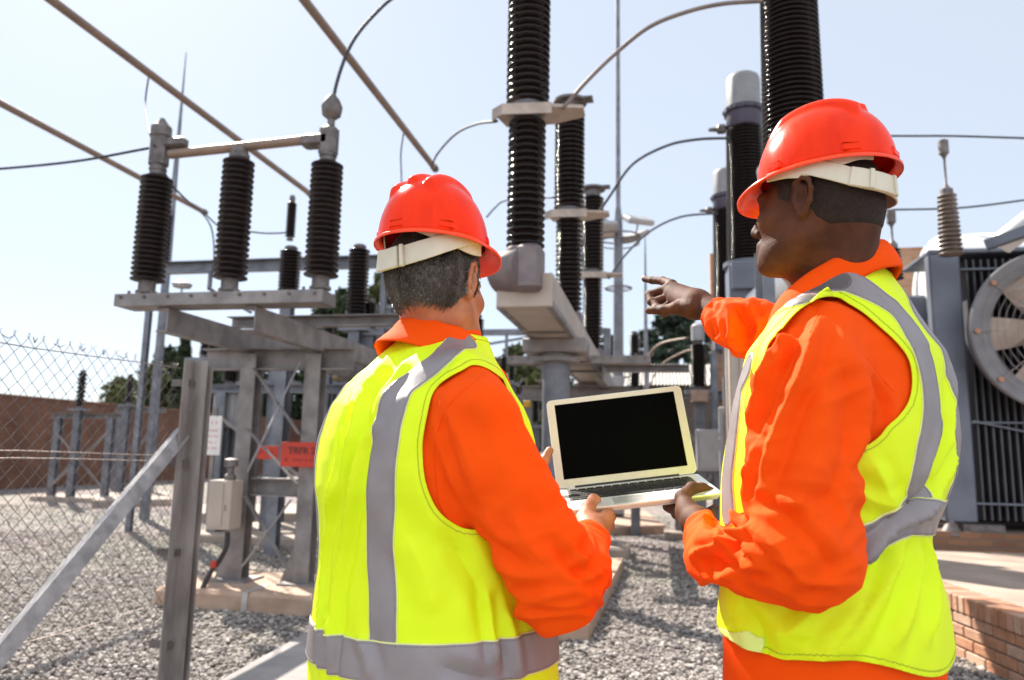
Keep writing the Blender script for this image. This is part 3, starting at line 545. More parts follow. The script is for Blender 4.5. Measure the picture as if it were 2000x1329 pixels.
INS = [  # px, y_bottom, y_top, depth, width px, sheds, label
 (563,575,478,9.8,42,12,'insulator seen between the middle and right portal insulators'),
 (695,640,472,9.8,42,20,'insulator standing left of the helmet of the older man'),
 (722,650,582,9.9,26,10,'slim insulator tucked behind the shoulder of the older man'),
 (566,470,378,10.2,19,14,'slim insulator hanging below the end of the middle overhead tube'),
 (320,520,400,10.5,20,14,'slim dark insulator half hidden behind the leftmost portal insulator'),
 (398,700,622,10,18,10,'short dark insulator under the left cantilever beam'),
 (450,752,668,11,34,12,'dark insulator between fence post and portal column'),
 (640,745,700,12,22,8,'stubby insulator right of the portal column'),
 (932,708,612,8.5,24,16,'dark insulator against the jaw of the older man'),
 (967,742,697,13,13,11,'first of the small far insulators below the truss'),
 (983,745,690,13,14,12,'second of the small far insulators below the truss'),
 (999,748,704,13,13,11,'third of the small far insulators below the truss'),
 (1021,772,738,12,14,8,'lowest small far insulator left of the laptop'),
 (1046,830,752,12,14,14,'slim insulator just above the left corner of the laptop'),
 (1240,762,645,12.5,22,18,'slim tapering insulator right of the floodlight mast'),
 (1365,762,664,11,32,20,'dark insulator with grey cap under the orange sleeve'),
 (155,798,722,17,17,8,'small dark insulator standing above the boundary wall'),
 (250,790,730,19,13,8,'tiny dark insulator above the wall near the fence post'),
 (470,748,690,12,26,9,'dark insulator just left of the left portal column'),
 (505,742,660,13,22,11,'dark insulator between the portal column and the crossed braces'),
 (560,745,672,12.5,24,10,'dark insulator behind the upper crossing of the braces'),
 (640,690,622,11,22,9,'dark insulator under the right end of the portal stand'),
 (672,748,660,11.5,26,11,'dark insulator above the shoulder tape of the older man'),
 (745,640,585,12,20,8,'dark insulator close to the collar of the older man'),
 (760,600,540,14,18,8,'far insulator left of the head of the older man'),
]
for (px, yb, yt, d, wpx, ns, lab) in INS:
    p = cp(px, yb, d); zt = cp(px, yt, d).z; r = wpx*d/FPX/2
    hang = 'hanging' in lab or px == 320
    o = insulator('post_insulator', p, p.z, zt, r, ns, lab, 'ribbed insulators further back', m=PORC, seg=18, cap=(.55,.05 if not hang else .1), foot=(.55,.05))
    if p.z > .6 and not hang:
        mb = MB(); q = p.z; mb.ibeam((0,0,-q),(0,0,-.05),.15,.13,.012,up=(0,1,0)); mb.box((0,0,-.03),(.4,.26,.05)); mb.build('support_post', STEEL_B, o)
    if px in (1365,): mb = MB(); mb.lathe((0,0,zt-p.z),[(.10,0),(.10,.22),(.06,.26),(.001,.27)],16); mb.build('cap', PAINT_L, o, smooth=True); mb = MB(); mb.box((0,-.08,-.1),(.24,.2,.16)); mb.build('terminal_box', CONC_P, o)
# truss gantry far behind the jaw
g = cp(950,650,16); o = empty('truss_gantry', (g.x,g.y,0), 0, 'dark lattice gantry between the older man and the box girder', 'gantry'); gz = g.z
mb = MB(); a_, b_ = -1.5, 2.6
mb.bar((a_,0,gz),(b_,0,gz),.1,.13); 
for x in (-.1,.45,1.0): mb.bar((x,0,gz),(x,0,gz-.55),.06,.06)
mb.bar((a_,0,gz+.6),(-.1,0,gz),.05,.05); mb.bar((a_,0,gz-.5),(1.0,0,gz-.1),.05,.05); mb.bar((a_,0,0),(a_,0,gz+.7),.14,.14); mb.bar((b_,0,0),(b_,0,gz+.05),.14,.14); mb.build('lattice', STEEL_B, o)
# back stands
bay(560,800,10.6,2.0,zz(762,10.6),2,.02,.05,'low stand with pale top rail behind the crossed braces',['','']) if False else None
for (px, py, d, W_, ytop, lab) in ((570,900,10.5,2.3,758,'low stand with a pale rail behind the crossed braces'),(700,900,12,1.6,790,'low stand between the portal column and the older man'),(1400,900,12,1.2,770,'crowded grey stand between the laptop and the pointing man'),(155,930,17,1.4,812,'distant stand before the brick wall'),(260,930,19,1.0,800,'distant stand close to the fence post')):
    p = cp(px, py, d); H_ = cp(px, ytop, d).z; o = empty('equipment_stand', (p.x,p.y,0), 0, lab, 'steel stand', 'steel stands further back')
    for s_ in (-1,1): mb = MB(); mb.ibeam((s_*W_/2,0,0),(s_*W_/2,0,H_-.05),.15,.13,.012,up=(0,1,0)); mb.build('column', STEEL_B, o)
    mb = MB(); mb.chan((-W_/2-.25,0,H_),(W_/2+.25,0,H_),.1,.12,.012); mb.build('cross_beam', STEEL_B if d < 15 else STEEL, o)
    mb = MB(); mb.angle((-W_/2,-.08,.3),(W_/2,-.08,H_*.8),.05,.007,up=(0,1,0)); mb.angle((-W_/2,-.1,H_*.8),(W_/2,-.1,.3),.05,.007,up=(0,1,0)); mb.build('brace', STEEL, o)
    mb = MB(); mb.box((0,0,.04),(W_+.5,.7,.16),bev=.02); mb.build('footing', CONC, o)
for (px, py, d, sz, m, lab, cat, nm) in ((450,800,11,(.40,.3,.55),PAINT_L,'pale blue grey cabinet behind the left portal column','cabinet','kiosk'),(523,900,10.9,None,STEEL_B,'',None,None),(1300,800,22,(.7,.4,.5),PAINT_W,'small white cabinet in front of the corrugated shed','cabinet','kiosk'),(735,812,11,(.3,.2,.12),YELLOW,'yellow terminal block left of the shoulder of the older man','terminal block','terminal_block'),(655,735,12,(.25,.2,.14),YELLOW,'yellow block under the portal beam','terminal block','terminal_block'),(1440,800,10,(.35,.3,.9),PAINT_G,'grey cabinet beside the chest of the pointing man','cabinet','kiosk'),(1385,880,9,(.30,.25,.5),PAINT_L,'pale cabinet at the right edge of the laptop','cabinet','kiosk'),(1030,790,11,(.10,.1,.1),YELLOW,'small yellow block left of the laptop','terminal block','terminal_block')):
    if not sz: continue
    p = cp(px,py,d); o = empty(nm, (p.x,p.y,0), 0, lab, cat); mb = MB(); mb.box((0,0,p.z),sz,bev=.01); mb.build('housing', m, o)
    mb = MB(); mb.box((0,-sz[1]/2-.008,p.z),(sz[0]*.8,.012,sz[2]*.85),bev=.003); mb.build('door', m, o)
    mb = MB(); mb.bar((-sz[0]*.3,0,0),(-sz[0]*.3,0,p.z-sz[2]/2),.06,.06); mb.bar((sz[0]*.3,0,0),(sz[0]*.3,0,p.z-sz[2]/2),.06,.06); mb.build('support_frame', STEEL_B, o)
p = cp(1411,880,8); mb = MB(); mb.lathe((0,0,0),[(.035,0),(.035,zz(790,8)),(.02,zz(788,8))],12); ob = mb.build('vent_pipe', PAINT_L, smooth=True); ob.location = (p.x,p.y,0); tag(ob, 'pale vertical pipe just left of the vest of the pointing man', 'pipe')
p = cp(523,1010,10.6); mb = MB(); mb.lathe((0,0,0),[(.115,0),(.115,zz(700,10.6))],20); mb.lathe((0,0,zz(700,10.6)),[(.2,0),(.2,.04)],20); ob = mb.build('round_column', STEEL_B, smooth=True); ob.location = (p.x,p.y,0); tag(ob, 'thick round column standing behind the crossed braces', 'column')

# ---------------------------------------------------------------- transformer, right
TD = 7.9; p0 = cp(1868,1020,TD); TY = p0.y; X0 = hy(1845,1010,TY).x
zt_, zb_ = hy(1868,495,TY).z, hy(1900,1022,TY).z
o = empty('transformer', (X0+1.6,TY+1.5,0), 0, 'large grey transformer with finned radiator bank and white expansion tank', 'transformer'); o0 = o.location
mb = MB(); mb.box((X0+.16,TY+.05,(zt_+zb_)/2),(.32,.16,zt_-zb_),bev=.02); mb.build('radiator_header', PAINT_G, o, o=o0)
mb = MB()
for i in range(44): mb.box((X0+.40+i*.075,TY+.45,(zt_+zb_)/2-.02),(.022,.85,zt_-zb_-.1))
mb.build('radiator_fins', mat('radiator_dark_grey', (.055,.055,.062), .5, 0, (.04,.04,.045), 4), o, o=o0)
mb = MB(); mb.box((X0+2,TY+.42,zt_+.02),(4.0,.9,.05),bev=.01)
for zz_ in (hy(1950,826,TY).z, hy(1950,985,TY).z, hy(1950,525,TY).z): mb.bar((X0+.32,TY-.0,zz_),(X0+4,TY-.0,zz_),.03,.02)
mb.bar((X0+.34,TY-.01,hy(1905,823,TY).z),(X0+1.5,TY-.01,hy(2000,870,TY).z),.03,.02); mb.build('tie_rails', PAINT_G, o, o=o0)
fc = hy(2072,646,TY-.3); fr = abs(hy(1887,645,TY-.3).x-fc.x)*.97
fan = empty('fan', (0,0,0)); fan.parent = o
mb = MB(); mb.lathe((fc.x,fc.y,fc.z),[(fr*.77,.22),(fr*.77,.0),(fr*.80,-.012),(fr*.98,-.02),(fr,.0),(fr*.98,.03),(fr*.93,.05),(fr*.93,.22)],72,(0,1,0),cap=False); mb.build('shroud', mat('fan_shroud', (.19,.18,.185), .45, .2, (.15,.14,.145), 5), fan, smooth=True, o=o0)
mb = MB(); mb.lathe((fc.x,fc.y+.02,fc.z),[(fr*.2,.1),(fr*.2,-.02),(fr*.15,-.06),(.01,-.08)],24,(0,1,0)); mb.build('hub', DULL, fan, smooth=True, o=o0)
mb = MB()
for i in range(6):
    a = R(2)+i*2*math.pi/6; u = Vector((math.cos(a),0,math.sin(a))); v = Vector((-math.sin(a),0,math.cos(a))); V = []
    for (rr, hw, tw) in ((.18,.10,.10),(.5,.17,.06),(.76,.21,.03)):
        for s_ in (-1,1): q = fc+u*fr*rr+v*fr*hw*s_+Vector((0,.06+tw*s_,0)); V += [q, q+Vector((0,.012,0))]
    mb.add(V, [(0,4,6,2),(1,3,7,5),(4,8,10,6),(5,7,11,9),(0,1,5,4),(4,5,9,8),(2,6,7,3),(6,10,11,7),(8,9,11,10),(0,2,3,1)])
mb.build('blades', mat('fan_blade_beige', (.42,.34,.29), .5, 0, (.34,.275,.23), 5), fan, o=o0)
mb = MB()
for i in range(10): mb.torus(fc+Vector((0,-.045,0)),fr*(.18+.075*i),.0035,(0,1,0),60,5)
for i in range(9): a = R(20)+i*2*math.pi/9; u = Vector((math.cos(a),0,math.sin(a))); mb.bar(fc+u*fr*.15+Vector((0,-.05,0)),fc+u*fr*.9+Vector((0,-.03,0)),.008,.008)
mb.build('guard', mat('fan_guard', (.30,.25,.23), .5, .4), fan, o=o0)
RB = mat('rusty_bolts', (.45,.22,.12), .6)
for i in range(9): a = R(20)+i*2*math.pi/9; MB().lathe(fc+Vector((math.cos(a),0,math.sin(a)))*fr*.92+Vector((0,-.03,0)),[(.028,0),(.028,-.02)],10,(0,1,0)).build('bolt', RB, fan, o=o0)
tc_ = cp(1845,575,9.6); mb = MB(); rt = 110*9.6/FPX*1.05
mb.lathe((tc_.x-.12,tc_.y,tc_.z),[(.001,-.16),(rt*.35,-.15),(rt*.7,-.10),(rt*.92,-.03),(rt,.06),(rt,5)],48,(1,0,0)); mb.build('expansion_tank', PAINT_W, o, smooth=True, o=o0)
mb = MB(); mb.box((X0+2.0,TY+2.3,(zb_+zt_)/2-.1),(4.4,2.0,zt_-zb_-.2),bev=.03); mb.build('main_tank', PAINT_G, o, o=o0)
mb = MB(); q1 = cp(1955,478,7.8); q2 = cp(2060,395,7.4); mb.tube([q1,q2],.12,18); mb.build('oil_pipe', PAINT_W, o, smooth=True, o=o0)
mb = MB(); mb.bar(cp(1925,480,7.6),cp(2080,425,7.2),.10,.10); mb.build('platform_beam', PAINT_G, o, o=o0)
mb = MB(); mb.tube([Vector((X0-.05,TY-.05,zb_+.05)),Vector((X0-.05,TY-.05,zb_+.55)),Vector((X0+.02,TY-.05,zb_+.9))],.03,10); mb.lathe((X0+.02,TY-.1,zb_-.12),[(.12,0),(.02,.16)],12); mb.box((X0+.35,TY,zb_-.06),(.4,.16,.1)); mb.build('drain_valve', DULL, o, smooth=True, o=o0)
for (px, yb, yt, d, wpx, ns, ytop, lab) in ((1857,492,372,7.7,39,13,262,'tall brownish grey bushing standing on the transformer'),(1747,540,482,8.4,30,8,406,'short dark bushing just right of the orange collar')):
    p = cp(px, yb, d); zt = cp(px, yt, d).z; r = wpx*d/FPX/2; q = cp(px, ytop, d).z
    b_ = empty('transformer_bushing', (p.x,p.y,p.z), 0, lab, 'bushing', 'small bushings on the transformer'); h = zt-p.z; t = q-p.z
    MB().lathe((0,0,0),[(a*(1.12-.25*z/h),z) for a, z in shed_prof(-.04,h,r,r*.55,ns+1)],24).build('porcelain_sheds', PORC_G if px > 1800 else PORC_D, b_, smooth=True, auto=False)
    MB().lathe((0,0,h),[(r*.6,-.01),(r*.6,.04),(.035,.06),(.012,.10),(.012,t-h-.2),(.03,t-h-.16),(.05,t-h-.14),(.05,t-h),(.02,t-h+.02)],12).build('terminal_rod', DULL, b_, smooth=True)
# firewall
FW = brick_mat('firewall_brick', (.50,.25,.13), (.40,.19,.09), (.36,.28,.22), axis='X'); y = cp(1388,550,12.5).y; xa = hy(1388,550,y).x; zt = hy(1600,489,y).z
mb = MB(); mb.box((xa+2.2,y+.12,zt/2),(4.4,.24,zt)); tag(mb.build('firewall', FW), 'orange brick firewall standing behind the bushings and the pointing man', 'wall')
# raised platform with brick edge
PZ = .42
a1, a2 = hz(1868,1164,PZ), hz(2000,1209,PZ); dv = (a2-a1).normalized(); s1 = a1-dv*3.2; s2 = a2+dv*2.0
nrm = Vector((dv.y,-dv.x,0)); nrm = nrm if nrm.y < 0 else -nrm
plat = [s1-nrm*.24, s2-nrm*.24, s2+Vector((6,3,0)), Vector((s2.x+6, s1.y+9, 0)), Vector((s1.x-nrm.x*.24, s1.y+9, 0))]
mb = MB(); V = [(q.x,q.y,PZ-.012) for q in plat]+[(q.x,q.y,-.02) for q in plat]; mb.add(V, [(0,1,2,3,4)]+[(i,5+i,5+(i+1) % 5,(i+1) % 5) for i in range(5)])
tag(mb.build('pavement', mat('paved_concrete', (.36,.28,.225), .9, 0, (.27,.205,.165), 2.5, .3, 40)), kind='structure')
kb = empty('brick_kerb', (a2.x,a2.y,0), 0, 'low sunlit brick retaining kerb with a top course of bricks on edge, bottom right', 'kerb'); Lk = (s2-s1).length; ang = math.atan2(dv.y,dv.x)
BR = []
for nm, cA, cB in (('kerb_brick_tan',(.44,.25,.16),(.36,.19,.12)),('kerb_brick_orange',(.43,.21,.115),(.33,.15,.08)),('kerb_brick_pale',(.48,.32,.23),(.39,.24,.165))): BR.append(mat(nm, cA, .85, 0, cB, 12, .4, 50))
mbs = [MB(), MB(), MB()]; k = 0; s = 0
while s < Lk:
    random.choice(mbs).box(s1-nrm*.11+dv*(s+.035)+Vector((0,0,-.05)), (.062,.225,.11), ang, bev=.006); s += .073
for row in range(5):
    s = -.1*(row % 2)
    while s < Lk: random.choice(mbs).box(s1-nrm*.06+dv*(s+.11)+Vector((0,0,-.145-row*.078)), (.212,.105,.066), ang, bev=.006); s += .223
for i in range(3): mbs[i].build('bricks', BR[i], kb, o=kb.location)
mb = MB(); mb.box((s1+s2)/2-nrm*.115+Vector((0,0,-PZ/2-.03)), (Lk,.19,PZ+.03), ang); mb.build('mortar', mat('mortar', (.25,.19,.15), .95, 0, (.18,.14,.11), 20), kb, o=kb.location)
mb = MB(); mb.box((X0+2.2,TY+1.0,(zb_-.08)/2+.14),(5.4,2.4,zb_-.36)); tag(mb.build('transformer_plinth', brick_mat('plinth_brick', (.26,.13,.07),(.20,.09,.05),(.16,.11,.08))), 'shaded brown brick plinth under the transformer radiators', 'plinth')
# shed with corrugated roof
sp_ = cp(1310,760,30); o = empty('shed', (sp_.x,sp_.y,0), 0, 'low distant shed with a pale corrugated roof below the pointing hand', 'building')
xw = 130*30/FPX; zr0, zr1 = cp(1310,757,30).z, cp(1310,716,30).z
mb = MB(); nn = 90; V = []; F = []
for i in range(nn+1):
    x = -xw*1.15+2.3*xw*i/nn; q = .03*math.cos(i*math.pi)
    V += [(x,-1.2,zr0+q),(x,2.2,zr1+.35+q)]
for i in range(nn): F.append((2*i,2*i+2,2*i+3,2*i+1))
mb.add(V, F); mb.build('roof', mat('corrugated_roof', (.27,.25,.225), .6, .1, (.21,.19,.17), 1.5), o)
mb = MB(); mb.box((0,1,zr0/2),(xw*2.2,3,zr0-.05)); mb.build('walls', mat('shed_wall', (.10,.075,.06), .9), o)
for k in range(3): mb = MB(); mb.box((-xw*.7+k*xw*.7,-.52,zr0*.55),(.8,.06,.9)); mb.build('window', BLACK, o)

# ---------------------------------------------------------------- trees
def leaf_mat(name, c1, c2):
    m = mat(name, c1, .75, 0, c2, 1.1, 0, detail=6, lo=.3, hi=.7); return m
LEAF = [leaf_mat('conifer_leaf', (.05,.075,.03), (.02,.035,.014)), leaf_mat('olive_leaf', (.12,.13,.035), (.045,.055,.015)), leaf_mat('cedar_leaf', (.045,.07,.04), (.02,.03,.02))]
BARK = mat('bark', (.09,.06,.045), .95, 0, (.05,.035,.025), 6)
def tree(px, pyt, d, wpx, kind, label, m, n=3200, leaf=.16):
    n = int(n*2.6); leaf *= 1.25
    base = cp(px, 870, d); H_ = cp(px, pyt, d).z; rw = wpx*d/FPX/2
    o = empty('conifer_tree' if kind != 'round' else 'broadleaf_tree', (base.x,base.y,0), 0, label, 'tree', 'trees beyond the yard'); rg = np.random.default_rng(int(px*7+pyt))
    tr = MB(); tr.tube([(0,0,0),(.1,0,H_*.4),(-.05,.05,H_*.75),(0,0,H_*.96)],[.035*H_,.026*H_,.013*H_,.004*H_],8)
    cl = []
    if kind == 'cone':
        for i in range(70): t = rg.random()**.8; z = H_*(.12+.86*t); r = rw*(1-t)**.75*rg.uniform(.4,1.0)+.05*rw; a = rg.random()*6.28; cl.append((r*math.cos(a),r*math.sin(a),z,rw*(.16+.22*(1-t)),rw*.16))
    elif kind == 'cedar':
        for i in range(84): t = rg.random(); z = H_*(.28+.70*t); r = rw*(1-t**2.2)**.6*rg.uniform(.25,1.0); a = rg.random()*6.28; cl.append((r*math.cos(a),r*math.sin(a),z,rw*rg.uniform(.16,.3),rw*.055))
    else:
        for i in range(60): t = rg.uniform(-1,1); z = H_*(.58+.40*t); r = rw*math.sqrt(max(0,1-t*t))*rg.uniform(.5,1.0); a = rg.random()*6.28; cl.append((r*math.cos(a),r*math.sin(a),z,rw*rg.uniform(.22,.40),rw*rg.uniform(.16,.30)))
    for (x, y_, z, r1, r2) in cl[::2]: tr.tube([(0,0,max(z-r1*.8,H_*.1)),(x*.5,y_*.5,z-r1*.25),(x,y_,z)],[.008*H_,.005*H_,.0015*H_],5,False)
    tr.build('trunk', BARK, o, smooth=True, auto=False)
    ci = rg.integers(0,len(cl),n); ca = np.array(cl)[ci]; g = rg.normal(size=(n,3)); g /= np.linalg.norm(g,axis=1)[:,None]; g *= rg.random((n,1))**.45
    P = ca[:,:3]+g*np.stack([ca[:,3],ca[:,3],ca[:,4]],1)
    u = rg.normal(size=(n,3)); u /= np.linalg.norm(u,axis=1)[:,None]; v = np.cross(u, rg.normal(size=(n,3))); v /= np.linalg.norm(v,axis=1)[:,None]
    s = leaf*rg.uniform(.5,1.3,(n,1)); V = np.stack([P-u*s,P-v*s*.45,P+u*s,P+v*s*.45],1).reshape(-1,3)
    mesh_obj('crown', V, np.arange(4*n).reshape(-1,4), m, o, smooth=False)
TR = [(470,655,41,90,'round','dark leafy tree behind the left portal column',LEAF[0],2800,.22),(620,600,43,120,'round','dark tree filling the gap right of the braces',LEAF[0],3400,.22),(700,600,38,110,'cone','dark conifer behind the right cantilever beam',LEAF[0],3400,.2),(230,745,50,110,'round','low olive bush like crown above the wall beside the small insulators',LEAF[1],2000,.22),(925,660,44,90,'round','dark tree behind the jaw of the older man',LEAF[0],2400,.2),(345,652,38,60,'cone','pointed dark conifer above the top of the fence post',LEAF[0],2600,.16),(310,672,42,62,'round','bushy dark tree left of the fence post',LEAF[0],2200,.2),
 (240,765,45,50,'round','low bush like tree above the brick wall',LEAF[1],1500,.18),(290,720,40,90,'round','broad olive tree behind the fence post',LEAF[1],2600,.2),
 (405,668,40,80,'round','dark tree between the fence post and the portal stand',LEAF[0],2600,.22),(520,640,44,110,'cedar','loose tree seen through the crossed braces',LEAF[1],2400,.22),
 (660,560,40,130,'round','tall dark tree behind the right portal insulator',LEAF[0],4200,.22),(745,520,42,120,'round','tall olive tree left of the head of the older man',LEAF[1],4200,.22),
 (590,650,46,90,'round','far tree between the portal columns',LEAF[0],2400,.2),(1010,676,40,110,'round','olive tree below the box girder',LEAF[1],3600,.2),
 (1075,700,46,90,'round','dark tree behind the round girder column',LEAF[0],2400,.2),(1190,648,52,90,'cedar','small cedar behind the floodlight mast',LEAF[2],2800,.22),
 (1325,602,48,210,'cedar','wide dark cedar below the pointing hand',LEAF[2],9000,.24),(1400,640,55,90,'cedar','cedar partly hidden by the orange sleeve',LEAF[2],2600,.22),(1260,660,56,80,'cedar','smaller cedar left of the wide cedar',LEAF[2],2400,.22)]
for t_ in TR: tree(*t_)
# ================================================================ figure sculpting: distance fields, surface nets, cloth
f32 = np.float32
def A3(*a): return np.array(a, dtype=float)
class Prim:
    def __init__(s, fn, lo, hi, k=.02, op='+'): s.fn, s.lo, s.hi, s.k, s.op = fn, np.array(lo, float), np.array(hi, float), k, op
def cone(p0, p1, r0, r1, k=.02, op='+', sq=None):
    p0, p1 = np.array(p0, float), np.array(p1, float); ba = p1-p0; L2 = max(ba@ba, 1e-9); m = max(r0, r1)
    def fn(P):
        t = np.clip((P-p0)@ba/L2, 0, 1)[:, None]; q = P-p0-t*ba
        if sq is not None: ax, fac = sq; q = q+np.outer(q@ax, ax)*(1/fac-1)
        return np.sqrt((q*q).sum(1))-(r0+(r1-r0)*t[:, 0])
    return Prim(fn, np.minimum(p0, p1)-m, np.maximum(p0, p1)+m, k, op)
def chain(pts, rs, k=.01, op='+'): return [cone(pts[i], pts[i+1], rs[i], rs[i+1], k, op) for i in range(len(pts)-1)]
def ell(c, r, k=.02, op='+', M=None):
    c, r = np.array(c, float), np.array(r, float); m = r.max()
    def fn(P):
        q = P-c
        if M is not None: q = q@M
        a = np.sqrt(((q/r)**2).sum(1)); b = np.sqrt(((q/r**2)**2).sum(1))+1e-9; return a*(a-1)/b
    return Prim(fn, c-m, c+m, k, op)
def loft(rows, yaw, k=.02, n=2.35):
    T = np.array(rows, float); T = T[T[:, 0].argsort()]; c, s = math.cos(yaw), math.sin(yaw)
    def fn(P):
        z = P[:, 2]; cx, cy, a, b = [np.interp(z, T[:, 0], T[:, i]) for i in (1, 2, 3, 4)]
        x, y = P[:, 0]-cx, P[:, 1]-cy; u = x*c-y*s; v = x*s+y*c            # u: body right, v: body forward
        rho = (np.abs(u/a)**n+np.abs(v/b)**n)**(1/n); d = (rho-1)*np.minimum(a, b)
        return np.maximum(d, np.maximum(T[0, 0]-z, z-T[-1, 0]))
    m = T[:, 3:5].max()*1.2
    return Prim(fn, (T[:, 1].min()-m, T[:, 2].min()-m, T[0, 0]), (T[:, 1].max()+m, T[:, 2].max()+m, T[-1, 0]), k)
def smin(a, b, k): h = np.clip(.5+.5*(b-a)/k, 0, 1); return b+(a-b)*h-k*h*(1-h)
def field(prims, P):
    D = np.full(len(P), .3)
    for q in prims:
        d = q.fn(P); D = smin(D, d, q.k) if q.op == '+' else -smin(-D, d, q.k)
    return D
def surf(prims, h, off=0.0, frame=None, smooth=3, clipz=None):
    """Surface-nets mesh of the union of prims (minus the '-' ones), shifted outward by off."""
    lo = np.min([q.lo for q in prims if q.op == '+'], 0)-.02-off; hi = np.max([q.hi for q in prims if q.op == '+'], 0)+.02+off
    if clipz: lo[2] = max(lo[2], clipz[0]); hi[2] = min(hi[2], clipz[1])
    N = np.ceil((hi-lo)/h).astype(int)+1; D = np.full(N, .15, f32); ax = [lo[i]+h*np.arange(N[i]) for i in range(3)]
    for q in prims:
        m = q.k+.03+off; i0 = np.maximum(0, np.floor((q.lo-m-lo)/h).astype(int)); i1 = np.minimum(N, np.ceil((q.hi+m-lo)/h).astype(int)+1)
        if (i1 <= i0).any(): continue
        sl = tuple(slice(a, b) for a, b in zip(i0, i1)); X, Y, Z = np.meshgrid(ax[0][sl[0]], ax[1][sl[1]], ax[2][sl[2]], indexing='ij')
        P = np.stack([X.ravel(), Y.ravel(), Z.ravel()], 1); d = q.fn(P).reshape(X.shape).astype(f32); del P, X, Y, Z
        D[sl] = smin(D[sl], d, q.k) if q.op == '+' else -smin(-D[sl], d, q.k)
    D -= off
    D[0], D[-1], D[:, 0], D[:, -1], D[:, :, 0], D[:, :, -1] = [.05]*6
    S_ = D < 0; c = S_[:-1, :-1, :-1].astype(np.int8); cnt = np.zeros_like(c)
    offs = [(i, j, k) for i in (0, 1) for j in (0, 1) for k in (0, 1)]
    for (i, j, k) in offs: cnt += S_[i:N[0]-1+i, j:N[1]-1+j, k:N[2]-1+k]
    I = np.argwhere((cnt > 0) & (cnt < 8)); idx = np.full(cnt.shape, -1, np.int32); idx[tuple(I.T)] = np.arange(len(I))
    val = {o: D[I[:, 0]+o[0], I[:, 1]+o[1], I[:, 2]+o[2]] for o in offs}; acc = np.zeros((len(I), 3)); n = np.zeros(len(I))
    for a in offs:
        for d_ in range(3):
            if a[d_] == 0:
                b = list(a); b[d_] = 1; b = tuple(b); va, vb = val[a], val[b]; m = (va < 0) != (vb < 0); t = np.zeros(len(I)); t[m] = va[m]/(va[m]-vb[m])
                p = np.tile(np.array(a, float), (len(I), 1)); p[:, d_] += t; acc += p*m[:, None]; n += m
    V = lo+h*(I+acc/n[:, None]); Q = []
    for d_ in range(3):
        u, v = (d_+1) % 3, (d_+2) % 3; a = [slice(None)]*3; b = [slice(None)]*3; a[d_] = slice(0, -1); b[d_] = slice(1, None)
        ch = np.argwhere(S_[tuple(a)] != S_[tuple(b)]); ch = ch[(ch[:, u] > 0) & (ch[:, v] > 0) & (ch[:, u] < N[u]-1) & (ch[:, v] < N[v]-1)]
        e = np.eye(3, dtype=int); g = lambda o: idx[tuple((ch-o).T)]
        q = np.stack([g(e[u]+e[v]), g(e[v]), g(0*e[u]), g(e[u])], 1); ins = S_[tuple(ch.T)]; q[~ins] = q[~ins][:, ::-1]; Q.append(q)
    F = np.vstack(Q); F = F[(F >= 0).all(1)]
    return relax(V, F, smooth), F
def relax(V, F, it=3, lam=.5, w=None):
    if it == 0: return V
    k = F.shape[1]; e = np.vstack([np.stack([F[:, i], F[:, (i+1) % k]], 1) for i in range(k)]); e = np.vstack([e, e[:, ::-1]]); n = len(V); dg = np.bincount(e[:, 0], minlength=n)
    for _ in range(it):
        S2 = np.stack([np.bincount(e[:, 0], V[e[:, 1], i], n) for i in range(3)], 1)/np.maximum(dg, 1)[:, None]; dl = lam*(S2-V)
        V = V+(dl if w is None else dl*w[:, None])
    return V
def vnorm(V, F):
    n = np.cross(V[F[:, 1]]-V[F[:, 0]], V[F[:, 2]]-V[F[:, 0]]); N = np.zeros_like(V)
    for i in range(F.shape[1]):
        for j in range(3): N[:, j] += np.bincount(F[:, i], n[:, j], len(V))
    return N/(np.linalg.norm(N, axis=1)[:, None]+1e-12)
def clip(V, F, s, *attrs):
    """Keep the part of a mesh where s > 0, cutting faces exactly along s = 0. attrs are interpolated."""
    if F.shape[1] == 4: F = np.vstack([F[:, :3], F[:, [0, 2, 3]]])
    ins = s[F] > 0; c = ins.sum(1); out = [F[c == 3]]; newV = []; eid = {}; src = []
    def cut(a, b):
        key = (a, b) if a < b else (b, a)
        if key not in eid: t = s[a]/(s[a]-s[b]); eid[key] = len(V)+len(src); src.append((a, b, t))
        return eid[key]
    ex = []
    for t in F[(c == 1) | (c == 2)]:
        t = [int(x) for x in t]; i = [s[x] > 0 for x in t]
        if sum(i) == 1: k = i.index(True); a, b, d = t[k], t[(k+1) % 3], t[(k+2) % 3]; ex.append((a, cut(a, b), cut(a, d)))
        else: k = i.index(False); a, b, d = t[k], t[(k+1) % 3], t[(k+2) % 3]; p, q = cut(a, b), cut(a, d); ex += [(p, b, d), (p, d, q)]
    if ex: out.append(np.array(ex))
    F2 = np.vstack(out); sa = np.array(src) if src else np.zeros((0, 3)); ia, ib, t = sa[:, 0].astype(int), sa[:, 1].astype(int), sa[:, 2]
    def ext(X): tt = t[:, None] if X.ndim > 1 else t; return np.concatenate([X, X[ia]*(1-tt)+X[ib]*tt])
    V2 = ext(V); at = [ext(a) for a in attrs]; used = np.unique(F2); mp = np.full(len(V2), -1); mp[used] = np.arange(len(used))
    return [V2[used], mp[F2]]+[a[used] for a in at]
